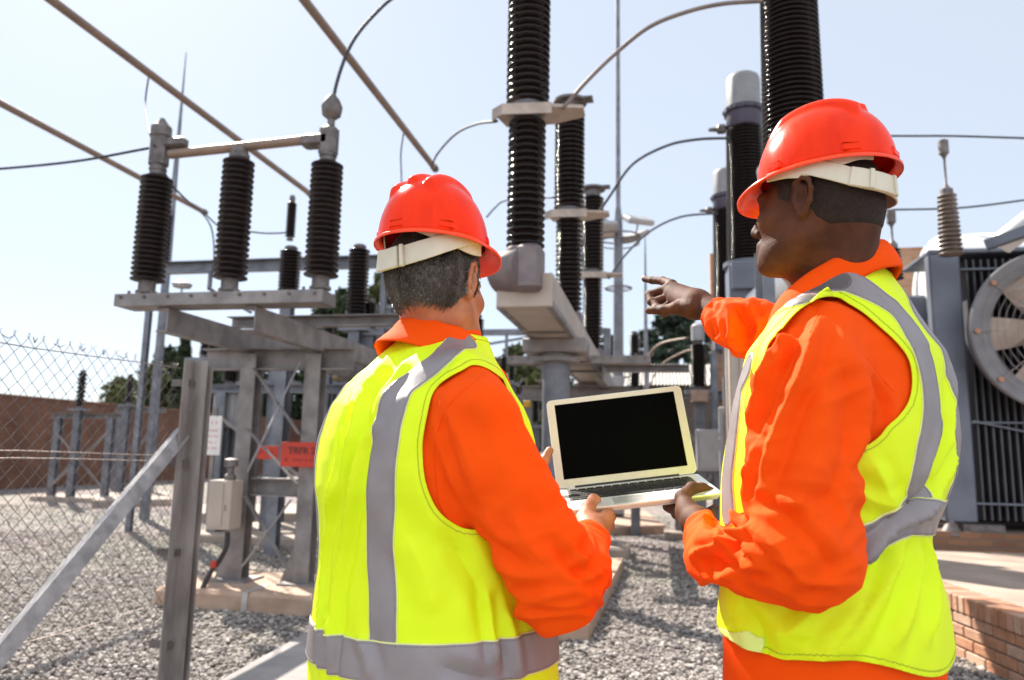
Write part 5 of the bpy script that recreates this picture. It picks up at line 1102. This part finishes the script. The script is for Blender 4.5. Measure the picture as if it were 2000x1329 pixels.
# ---------------------------------------------------------------- older man, left
S1 = A3(-.145,1.38,1.30)
def hair1(L):
    x, y, z = L.T; line = LZ(y, [(-.2,-.060),(-.045,-.058),(-.03,-.045),(-.018,-.012),(-.006,.030),(.012,.034),(.016,-.012),(.030,-.010),(.034,.05),(.2,.06)])
    s = z-line; ear = .0835-np.abs(x)+.03*(np.abs(y+.005) > .035)+.05*(z > .045); return np.minimum(np.minimum(s, ear), .105-z)
older = dict(base=(-.13,1.40), yaw=R(45), seed=3, near=1, near_i=0, elbow_i=2, zlow=.78, S=S1,
    label='older grey haired man seen from behind holding the left corner of the laptop',
    rows=[(0.80,-.124,1.38,.221,.188),(0.85, -0.1248, 1.38, 0.221, 0.1883), (0.916, -0.1272, 1.38, 0.2215, 0.1886), (0.98, -0.1302, 1.38, 0.22, 0.1874), (1.04, -0.1327, 1.38, 0.2165, 0.1844), (1.09, -0.1364, 1.38, 0.2101, 0.179), (1.135, -0.1383, 1.38, 0.2049, 0.1745), (1.18, -0.1411, 1.38, 0.2024, 0.1724), (1.23, -0.1469, 1.38, 0.2041, 0.1738), (1.28, -0.154, 1.38, 0.2079, 0.1771), (1.326, -0.156, 1.38, 0.2066, 0.176), (1.365, -0.156, 1.38, 0.2036, 0.1735), (1.4, -0.1566, 1.38, 0.1934, 0.1648), (1.43, -0.1574, 1.38, 0.1806, 0.1538),(1.46,-.157,1.385,.160,.135),(1.49,-.154,1.39,.140,.115),(1.52,-.148,1.40,.114,.095),(1.55,-.139,1.415,.087,.081),(1.575,-.132,1.42,.070,.070),(1.60,-.13,1.42,.055,.055)],
    arms=[dict(pts=[A3(-.090,1.28,1.445),A3(-.058,1.228,1.400),(960,905,1.195),(1085,1137,1.165),(1112,1112,1.24),(1153,1056,1.385)], rs=[.073,.075,.075,.078,.068,.043], ei=3, k=.035),
          dict(pts=[A3(-.235,1.47,1.43),A3(-.245,1.51,1.38),A3(-.17,1.68,1.16),A3(-.12,1.70,1.18),(1046,962,1.62)], rs=[.06,.062,.062,.052,.04])],
    armhole=[(926,712),(905,722),(868,743),(845,768),(833,815),(825,870),(829,930),(841,970),(858,1000),(885,1022),(915,1034),(960,1030),(1010,1000),(1050,940),(1110,850),(1110,760),(1050,800),(1020,778),(985,742),(955,720)],
    vfront=.055, arm_lim=(.050,.012), neckhole=(A3(-.132,1.42,1.57),.082,0), ztop=1.562, hem=lambda V: np.full(len(V), .80),
    sleeve_folds=[([(868,800),(900,860),(925,930),(940,990)],.018,.006),([(905,1020),(930,1060),(960,1110),(985,1150)],.012,-.006),([(845,820),(862,880),(885,940),(905,985)],.012,.005),([(1000,1000),(1030,1060),(1075,1110)],.016,.005),([(960,1090),(1010,1120),(1070,1130)],.014,.005),([(930,1030),(960,1060),(1010,1085)],.012,-.005),([(985,1140),(1040,1165),(1100,1160)],.012,.004),([(1080,1060),(1110,1100),(1140,1130)],.010,-.005),([(1120,1080),(1150,1110),(1165,1150)],.009,.005),([(900,760),(880,800),(865,850)],.012,-.003),([(950,1000),(980,1050),(1040,1075)],.015,.004)],
    seams=[[(956,722),(925,748),(885,782),(862,820),(850,870),(850,930),(858,985),(880,1020)]],
    vest_folds=[([(760,690),(735,735),(711,760),(690,840),(668,930),(646,1000)],.013,.011),([(735,830),(705,871),(690,960),(676,1060),(662,1150),(655,1230),(650,1329)],.010,.012),([(690,760),(672,830),(655,920),(640,1010)],.010,.008),([(800,700),(760,750),(735,800)],.014,.006),([(668,850),(655,950),(640,1060),(632,1180),(628,1329)],.009,.008),([(790,1050),(830,1120),(850,1200)],.025,.006),([(880,1050),(910,1100),(940,1160),(952,1230)],.018,-.008),([(950,1150),(958,1210),(965,1300)],.010,.008),([(985,1190),(1000,1250),(1010,1329)],.014,.007),([(640,1190),(650,1240),(648,1300)],.006,-.010),([(800,900),(830,990),(870,1060)],.025,.005),([(700,1240),(720,1290),(725,1329)],.014,.005),([(860,1300),(900,1315),(960,1329)],.014,-.005),([(905,700),(880,725),(850,755)],.010,.005)],
    tapes=[('v',[(905,668),(876,685),(843,712),(812,737),(790,758),(772,785),(757,830),(749,880),(744,940),(742,1005),(743,1092),(746,1160),(747,1222),(748,1245)],.0255,0.035),
           ('h',lambda V: 1.020+.055*np.clip((V-S1)@A3(D2,-D2,0)-.02,0,1),.0295)],
    collar=dict(c=(-.133,1.425,1.592), r=.071, h=.048, fall=.050, drop=.075),
    head=dict(at=(855,560,1.43), yaw=R(28), pitch=R(-6), s=.955, neck=(-.128,1.435,1.54), nr=(.058,.062), fat=1.08),
    skin=skin_mat('ruddy_skin', (.50,.21,.125), (.36,.12,.06)), nail=mat('nail_light', (.62,.36,.28), .3),
    hands=[[([(1150,1066,1.37),(1152,1040,1.42)],[.026,.027],.02),([(1150,1042,1.42),(1142,1018,1.445),(1150,990,1.475)],[.022,.017,.0125],.014),([(1150,990,1.475),(1159,976,1.505),(1166,976,1.528)],[.0125,.0108,.0088],.006),
             ([(1155,1040,1.42),(1186,1008,1.475)],[.024,.0135],.016),([(1186,1008,1.475),(1192,1010,1.505),(1186,1016,1.54),(1172,1014,1.56)],[.0125,.0105,.0095,.008],.006),
             ([(1155,1045,1.42),(1180,1024,1.465)],[.022,.013],.016),([(1180,1024,1.465),(1190,1028,1.50),(1178,1028,1.545)],[.0122,.0105,.0085],.005),
             ([(1155,1048,1.42),(1170,1036,1.455),(1180,1044,1.49),(1165,1040,1.53)],[.02,.0125,.0105,.008],.006),([(1150,1048,1.42),(1158,1046,1.45),(1165,1055,1.475),(1152,1050,1.51)],[.02,.0115,.0095,.0078],.006)],
            [([(1046,962,1.62),(1058,945,1.67)],[.027,.024],.02),([(1058,945,1.67),(1054,922,1.675)],[.022,.0145],.012),([(1054,922,1.675),(1063,900,1.69),(1073,881,1.70)],[.0135,.0118,.0098],.006),
             ([(1060,950,1.68),(1076,962,1.70),(1100,985,1.69),(1112,1000,1.665)],[.022,.0125,.0105,.009],.010),([(1055,958,1.66),(1072,980,1.66),(1098,1002,1.64),(1118,1010,1.62)],[.022,.0125,.0105,.009],.008),([(1052,962,1.64),(1070,995,1.63),(1098,1018,1.60),(1120,1024,1.58)],[.02,.012,.0105,.0088],.008),([(1048,965,1.62),(1068,1005,1.60),(1094,1030,1.57),(1115,1038,1.555)],[.02,.0115,.0095,.008],.008)]],
    nails=[],
    hair=dict(fn=hair1, t=.0035, n=30000, len=.0085, w=.0004, mat=mat('grey_hair_base', (.15,.12,.10), .7, 0, (.085,.066,.055), 60, .3, 300), smat=tone_mat('grey_hair_strand', [(0,(.09,.07,.058)),(.4,(.15,.122,.105)),(.7,(.22,.19,.165)),(1,(.36,.32,.29))], .45)),
    helmet=dict(at=(850,484,1.425), yaw=R(30), pitch=R(-1), roll=R(-1), s=.965, bands=[
        ('headband',[(-.086,.030,.0,.012),(-.092,-.015,-.012,.014),(-.078,-.066,-.036,.0175),(-.045,-.098,-.046,.0185),(0,-.109,-.046,.0185),(.045,-.098,-.036,.018),(.078,-.066,-.018,.016),(.092,-.015,.004,.014),(.088,.03,.010,.012)],0,.0022),
        ('strap_yoke',[(.030,-.112,.006,.006),(.060,-.098,-.002,.009),(.086,-.055,-.008,.014),(.096,-.01,-.010,.017),(.097,.030,-.008,.014)],0,.002),
        ('strap_yoke',[(-.060,-.098,.002,.005),(-.086,-.055,-.006,.010),(-.096,-.01,-.008,.012),(-.097,.030,-.006,.012)],0,.002),
        ('ratchet',[(-.060,-.0955,-.043,.0195),(-.045,-.1025,-.046,.0195),(-.02,-.111,-.0475,.0195),(.0,-.1135,-.0465,.0195)],0,.004),
        ('ratchet_clip',[(.006,-.1135,-.046,.0205),(.012,-.1130,-.0455,.0205)],0,.005)]),
    hip=(.84,0))
man(older)

# ---------------------------------------------------------------- pointing man, right
S2 = A3(.565,1.30,1.35)
def wab(w): return (w*1.12, w*.865)
def hair2(L):
    x, y, z = L.T; line = LZ(y, [(-.2,-.052),(-.05,-.05),(-.03,-.035),(-.018,-.008),(-.006,.030),(.012,.034),(.018,.0),(.04,.010),(.05,.05),(.2,.06)])
    s = z-line; ear = .0835-np.abs(x)+.03*(np.abs(y+.005) > .035)+.05*(z > .045); return np.minimum(np.minimum(s, ear), .105-z)
rows2 = [(.80,.541,1.3,.199,.159),(0.9, 0.5413, 1.3, 0.1992, 0.1593), (0.95, 0.5438, 1.3, 0.2006, 0.1605), (1.0, 0.5465, 1.3, 0.2026, 0.1621), (1.04, 0.5493, 1.3, 0.2051, 0.1641), (1.08, 0.5498, 1.3, 0.2054, 0.1643), (1.12, 0.5486, 1.3, 0.203, 0.1624), (1.16, 0.5438, 1.3, 0.1958, 0.1566), (1.19, 0.5402, 1.3, 0.1897, 0.1518), (1.216, 0.5394, 1.3, 0.1868, 0.1494), (1.245, 0.5439, 1.3, 0.1893, 0.1514), (1.27, 0.5512, 1.3, 0.1952, 0.1562), (1.3, 0.5605, 1.3, 0.2024, 0.1619), (1.326, 0.5685, 1.3, 0.2081, 0.1665), (1.36, 0.5752, 1.3, 0.2091, 0.1673), (1.388, 0.5803, 1.3, 0.2092, 0.1674), (1.432, 0.5853, 1.3, 0.2047, 0.1638), (1.47, 0.5886, 1.3, 0.1977, 0.1582), (1.5, 0.5914, 1.3, 0.1921, 0.1536), (1.53, 0.5924, 1.3, 0.1821, 0.1457),(1.56,.594,1.3,.158,.125),(1.59,.596,1.3,.134,.105),(1.63,.596,1.3,.108,.086),(1.665,.590,1.3,.086,.073),(1.69,.578,1.3,.074,.064),(1.71,.575,1.3,.055,.045)]
pointer = dict(base=(.56,1.31), yaw=R(-45), seed=8, near=-1, near_i=0, elbow_i=2, zlow=.80, S=S2,
    label='tall dark skinned man in hard hat on the right pointing left with outstretched arm',
    rows=rows2,
    arms=[dict(pts=[A3(.492,1.185,1.525),A3(.460,1.135,1.465),(1560,1078,1.06),(1490,1092,1.13),(1412,1090,1.24),(1383,1040,1.345)], rs=[.078,.086,.082,.070,.061,.048], k=.035),
          dict(pts=[A3(.70,1.42,1.56),A3(.68,1.46,1.55),(1490,655,1.56),(1452,642,1.575),(1402,617,1.64)], rs=[.085,.08,.066,.061,.050])],
    armhole=[(1600,583),(1634,580),(1662,594),(1690,612),(1722,640),(1752,668),(1776,702),(1783,745),(1776,784),(1757,812),(1735,832),(1717,854),(1690,872),(1650,885),(1600,890),(1540,880),(1490,850),(1466,800),(1474,740),(1496,690),(1528,640),(1560,605)],
    neckpoly=[(1470,628),(1510,607),(1550,586),(1600,557),(1630,541),(1660,528),(1700,518),(1745,508),(1770,470),(1600,440),(1430,500),(1430,620)],
    vfront=.075, arm_lim=(.065,.012), neckhole=(A3(.585,1.30,1.69),.084,0), ztop=1.675,
    hem=lambda V: 1.035+.02*np.abs((V-S2)@A3(D2,D2,0))/.2+.03*np.clip((V-S2)@A3(-D2,D2,0)/.17,0,1)-.010*np.sin(V[:,0]*22),
    sleeve_folds=[([(1600,622),(1584,668),(1571,718),(1545,784),(1521,841),(1505,900),(1490,950)],.012,.013),([(1564,655),(1521,675),(1495,720),(1478,791),(1466,850)],.014,.011),([(1540,690),(1510,760),(1490,830),(1475,900)],.011,-.010),([(1500,800),(1480,870),(1462,950),(1456,1000)],.010,.008),([(1590,900),(1570,960),(1545,1010)],.03,.006),([(1350,1087),(1380,1075),(1409,1064),(1440,1047),(1469,1028)],.009,.012),([(1426,990),(1424,1020),(1432,1055),(1445,1090)],.008,-.012),([(1466,1025),(1490,1045),(1513,1062),(1540,1095),(1556,1125)],.013,.009),([(1440,1010),(1450,1050),(1480,1100)],.009,.008),([(1360,1120),(1420,1140),(1480,1160)],.018,.006),([(1380,1100),(1440,1110),(1520,1150)],.010,-.006),([(1700,900),(1640,940),(1600,990)],.02,-.005),([(1540,640),(1520,720),(1500,800),(1488,880)],.008,.006),([(1610,760),(1600,850),(1580,940),(1560,1000)],.022,.006),([(1690,760),(1685,850),(1650,960)],.014,.006),([(1480,980),(1530,1000),(1590,1060),(1620,1110)],.010,-.007),([(1400,1130),(1450,1110),(1500,1115)],.008,.005),([(1640,700),(1660,760),(1665,830),(1650,900)],.025,-.006),([(1620,1000),(1600,1060),(1570,1120)],.02,.006),([(1700,740),(1725,790),(1715,830)],.012,-.007),([(1385,590),(1400,620),(1402,660)],.008,-.005),([(1418,592),(1430,625),(1425,670)],.010,.008),([(1440,600),(1462,640),(1450,685)],.010,-.008),([(1460,600),(1482,640),(1470,690)],.009,.008),([(1400,660),(1440,680),(1480,700)],.009,.007)],
    seams=[[(1601,600),(1593,625),(1583,650)],[(1694,700),(1720,735),(1745,765)],[(1466,1030),(1500,1075),(1550,1130),(1585,1150)]],
    vest_folds=[([(1720,1050),(1690,1090),(1640,1150),(1590,1200),(1540,1240)],.014,.013),([(1760,1060),(1740,1110),(1700,1180),(1650,1250),(1600,1300)],.016,.012),([(1790,1060),(1785,1130),(1770,1200),(1740,1270)],.016,.010),([(1805,1050),(1818,1120),(1825,1180),(1815,1250)],.012,.010),([(1870,870),(1845,930),(1800,980),(1760,1020)],.010,.012),([(1855,830),(1835,890),(1812,950)],.012,-.010),([(1830,960),(1780,1000),(1725,1045),(1690,1075)],.010,.009),([(1680,1100),(1620,1180),(1560,1230)],.014,-.010),([(1720,1120),(1680,1200),(1620,1280)],.014,-.009),([(1500,1230),(1580,1240),(1660,1220)],.03,.006),([(1850,650),(1862,740),(1862,830),(1850,900)],.016,.006),([(1700,560),(1760,620),(1790,680)],.02,-.004),([(1700,900),(1720,940),(1740,980)],.014,.007),([(1680,960),(1710,980),(1750,985)],.012,.006),([(1440,1180),(1480,1220),(1500,1290)],.016,-.008),([(1620,575),(1600,588),(1585,602)],.008,.010)],
    tapes=[('v',[(1608,556),(1645,548),(1692,568),(1729,596),(1773,640),(1800,685),(1814,735),(1820,790),(1817,838),(1808,878),(1804,912),(1795,945),(1782,985),(1770,1012)],.0235,0.0),
           ('v',[(1560,585),(1600,562),(1635,552)],.022),
           ('v',[(1462,715),(1444,760),(1434,820),(1426,880),(1420,940),(1422,1000)],.022),
           ('hs',[(1650,1060),(1685,1061),(1712,1052),(1732,1038),(1765,1022),(1800,1014),(1822,1013)],.0265)],
    patches=[[(1407,1226),(1432,1236),(1462,1233),(1478,1243),(1496,1246),(1484,1288),(1450,1272),(1414,1250)]],
    collar=dict(c=(.574,1.295,1.716), r=.072, h=.050, fall=.027, drop=.100, side=.006),
    head=dict(at=(1592,410,1.32), yaw=R(-46), pitch=R(2), s=.945, neck=(.580,1.30,1.655), nr=(.056,.062), fat=1.03, extra=[((0,-.078,-.03),(0,-.074,-.10),.026,.030,.05)]),
    skin=skin_mat('dark_skin', (.115,.040,.019), (.062,.021,.010), .62, .05, .2), nail=mat('nail_pink', (.40,.22,.17), .3),
    hands=[[([(1382,1040,1.33),(1364,1022,1.38)],[.026,.027],.02),([(1360,1020,1.39),(1343,998,1.43),(1332,972,1.465)],[.026,.019,.0135],.016),([(1332,972,1.465),(1352,954,1.50),(1372,955,1.515),(1388,960,1.52)],[.0135,.0125,.0115,.0095],.007),
             ([(1362,1025,1.39),(1330,1002,1.47)],[.026,.014],.018),([(1330,1002,1.47),(1310,992,1.53),(1304,990,1.58),(1312,992,1.62)],[.0125,.0105,.0095,.0085],.006),
             ([(1364,1028,1.40),(1342,1018,1.475),(1322,1004,1.54),(1322,1000,1.60),(1335,1000,1.63)],[.024,.0135,.0105,.0095,.0085],.007),
             ([(1370,1030,1.40),(1362,1020,1.48),(1356,1010,1.55),(1362,1002,1.60)],[.022,.013,.0105,.0085],.008),([(1378,1030,1.40),(1385,1012,1.47),(1390,1000,1.53),(1396,992,1.57)],[.022,.0125,.0100,.008],.008)],
            [([(1395,612,1.65),(1362,592,1.70)],[.031,.027],.02),([(1362,592,1.70),(1312,560,1.79)],[.026,.013],.02),([(1362,594,1.70),(1304,566,1.775)],[.026,.0135],.02),([(1355,598,1.70),(1310,578,1.76)],[.024,.013],.02),([(1350,600,1.70),(1318,590,1.745)],[.022,.0125],.02),
             ([(1312,556,1.79),(1294,549,1.83)],[.0125,.0105],.008),([(1294,549,1.83),(1274,548,1.86),(1259,545.5,1.885)],[.0105,.0092,.0078],.004),
             ([(1304,565,1.775),(1268,576,1.80),(1272,590,1.775),(1280,596,1.76)],[.0125,.0105,.0092,.008],.005),
             ([(1310,580,1.76),(1277,590,1.775),(1284,602,1.745),(1296,602,1.735)],[.0125,.0100,.0090,.008],.004),([(1318,590,1.745),(1292,604,1.75),(1300,612,1.73),(1310,608,1.72)],[.012,.0092,.0082,.0075],.004),
             ([(1352,604,1.68),(1322,602,1.70),(1296,606,1.725),(1268,607,1.755)],[.022,.0145,.0110,.0090],.008)]],
    nails=[((1274,548,1.86),(1259,545,1.885),(0,-.2,1),.0078),((1372,955,1.515),(1387,960,1.52),(0,-.5,1),.0095)],
    hair=dict(fn=hair2, t=.0016, n=0, len=.004, w=.0003, mat=mat('cropped_black_hair', (.030,.015,.010), .85, 0, (.016,.008,.006), 120, .6, 500), smat=None),
    helmet=dict(at=(1608,352,1.32), yaw=R(-47), pitch=R(-3), roll=R(1), s=.965, bands=[
        ('headband',[(-.088,.050,.0,.011),(-.094,.0,-.006,.013),(-.090,-.035,-.020,.015),(-.072,-.076,-.040,.016),(-.04,-.104,-.048,.016),(0,-.114,-.050,.016),(.04,-.104,-.048,.016),(.075,-.070,-.038,.015),(.092,-.015,-.01,.014)],0,.0022),
        ('strap_yoke',[(-.096,.075,-.004,.007),(-.101,.035,-.006,.010),(-.101,.0,-.008,.015),(-.092,-.05,-.004,.014),(-.070,-.088,.0,.008),(-.045,-.108,.0,.006)],0,.002),
        ('ratchet',[(-.078,-.070,-.038,.0165),(-.068,-.084,-.042,.0168),(-.052,-.099,-.046,.0168),(-.03,-.112,-.049,.0168),(-.005,-.1185,-.050,.0168)],0,.004),
        ('ratchet_clip',[(-.060,-.0935,-.044,.0178),(-.055,-.098,-.045,.0178)],0,.006),('ratchet_clip',[(-.018,-.1175,-.0497,.0178),(-.012,-.119,-.050,.0178)],0,.005)]),
    hip=(.86,0))
man(pointer)
# ================================================================ laptop (held by both men)
LP = A3(.2709,1.7299,1.2836); W_, D_, HS_, OA = .325, .227, .212, 1.2124
Ml = (Matrix.Rotation(-.029,3,'Z') @ Matrix.Rotation(.1371,3,'X') @ Matrix.Rotation(-.1349,3,'Y'))
ALU_L = mat('laptop_aluminium', (.80,.80,.81), .32, .25, (.76,.76,.77), 40, .02, 400); KEY = mat('key_black', (.012,.012,.013), .45, 0, (.009,.009,.01), 40)
lw = HR @ Vector(LP); lap = empty('laptop', lw, 0, 'slim silver laptop open with a black screen held between the two men', 'laptop'); lap.rotation_euler = (HR @ Ml).to_euler()
def rrect(w, h, r, n=6):
    out = []
    for cx, cy, a0 in ((w/2-r,h/2-r,0),(-w/2+r,h/2-r,90),(-w/2+r,-h/2+r,180),(w/2-r,-h/2+r,270)):
        for i in range(n+1): a = R(a0+90*i/n); out.append((cx+r*math.cos(a), cy+r*math.sin(a)))
    return out
def slab(M3, org, w, h, r, levels):                      # levels = [(inset, z)]
    V = []; F = []; n = None
    for ins, z in levels:
        P = rrect(w-2*ins, h-2*ins, max(r-ins, .001)); n = len(P)
        for p in P: V.append(tuple(Vector(org)+M3@Vector((p[0], p[1], z))))
    F.append(tuple(range(n-1,-1,-1))); F.append(tuple(range((len(levels)-1)*n, len(levels)*n)))
    for k in range(len(levels)-1):
        for i in range(n): j = (i+1) % n; F.append((k*n+i, k*n+j, (k+1)*n+j, (k+1)*n+i))
    return V, F
I3 = Matrix.Identity(3)
V, F = slab(I3, (0,-D_/2,0), W_, D_, .012, [(.010,-.013),(.002,-.006),(0,-.003),(0,-.0006),(.0006,0)]); b = mesh_obj('base', V, F, ALU_L, lap, False)
mb = MB(); mb.box((0,-.086,.0001),(.278,.112,.0004)); w_ = mb.build('keyboard_well', mat('keyboard_well', (.10,.10,.105), .5, .5), b)
mb = MB(); rows_ = [[1]*14,[1]*13+[1.55],[1.55]+[1]*13,[1.8]+[1]*11+[1.8],[2.35]+[1]*10+[2.35],[1,1,1.1,1.3,5.2,1.3,1.1,1,1,1]]
for ri, rw in enumerate(rows_):
    tot = sum(rw); x = -.136; y = -.036-ri*.0192; kh = .0155 if ri else .009
    for kw in rw:
        ww = .272*kw/tot; mb.box((x+ww/2, y+(.003 if ri == 0 else 0), .0012),(ww-.0028, kh, .0016),bev=.0004); x += ww
keys = mb.build('keys', KEY, b)
V, F = slab(I3, (0,-.186,.0), .105, .062, .003, [(0,-.0001),(0,.0003)]); mesh_obj('touchpad', V, F, mat('touchpad', (.72,.72,.73), .25, .2), b, False)
Ms = Matrix.Rotation(OA,3,'X'); oc = Ms@Vector((0,HS_/2,0))+Vector((0,.002,.001))
V, F = slab(Ms, oc, W_, HS_, .012, [(.004,-.0045),(.0006,-.0025),(0,-.001),(.0004,.0012)]); sc = mesh_obj('screen', V, F, ALU_L, lap, False)
V, F = slab(Ms, oc+Ms@Vector((0,0,.0013)), W_-.003, HS_-.003, .011, [(0,-.0003),(0,0)]); mesh_obj('bezel', V, F, mat('bezel_silver', (.66,.60,.52), .38, .25, (.62,.56,.49), 30), sc, False)
V, F = slab(Ms, oc+Ms@Vector((0,.003,.0016)), .287, .180, .0006, [(0,-.0003),(0,0)]); mesh_obj('display', V, F, mat('display_black', (.0006,.0006,.0006), .5, 0, (.0006,.0006,.0006), 3, spec=.03, rvar=0), sc, False)
mb = MB(); mb.tube([(-.12,.001,.0),(.12,.001,.0)],.0042,12); mb.build('hinge', BLACK, lap, smooth=True)
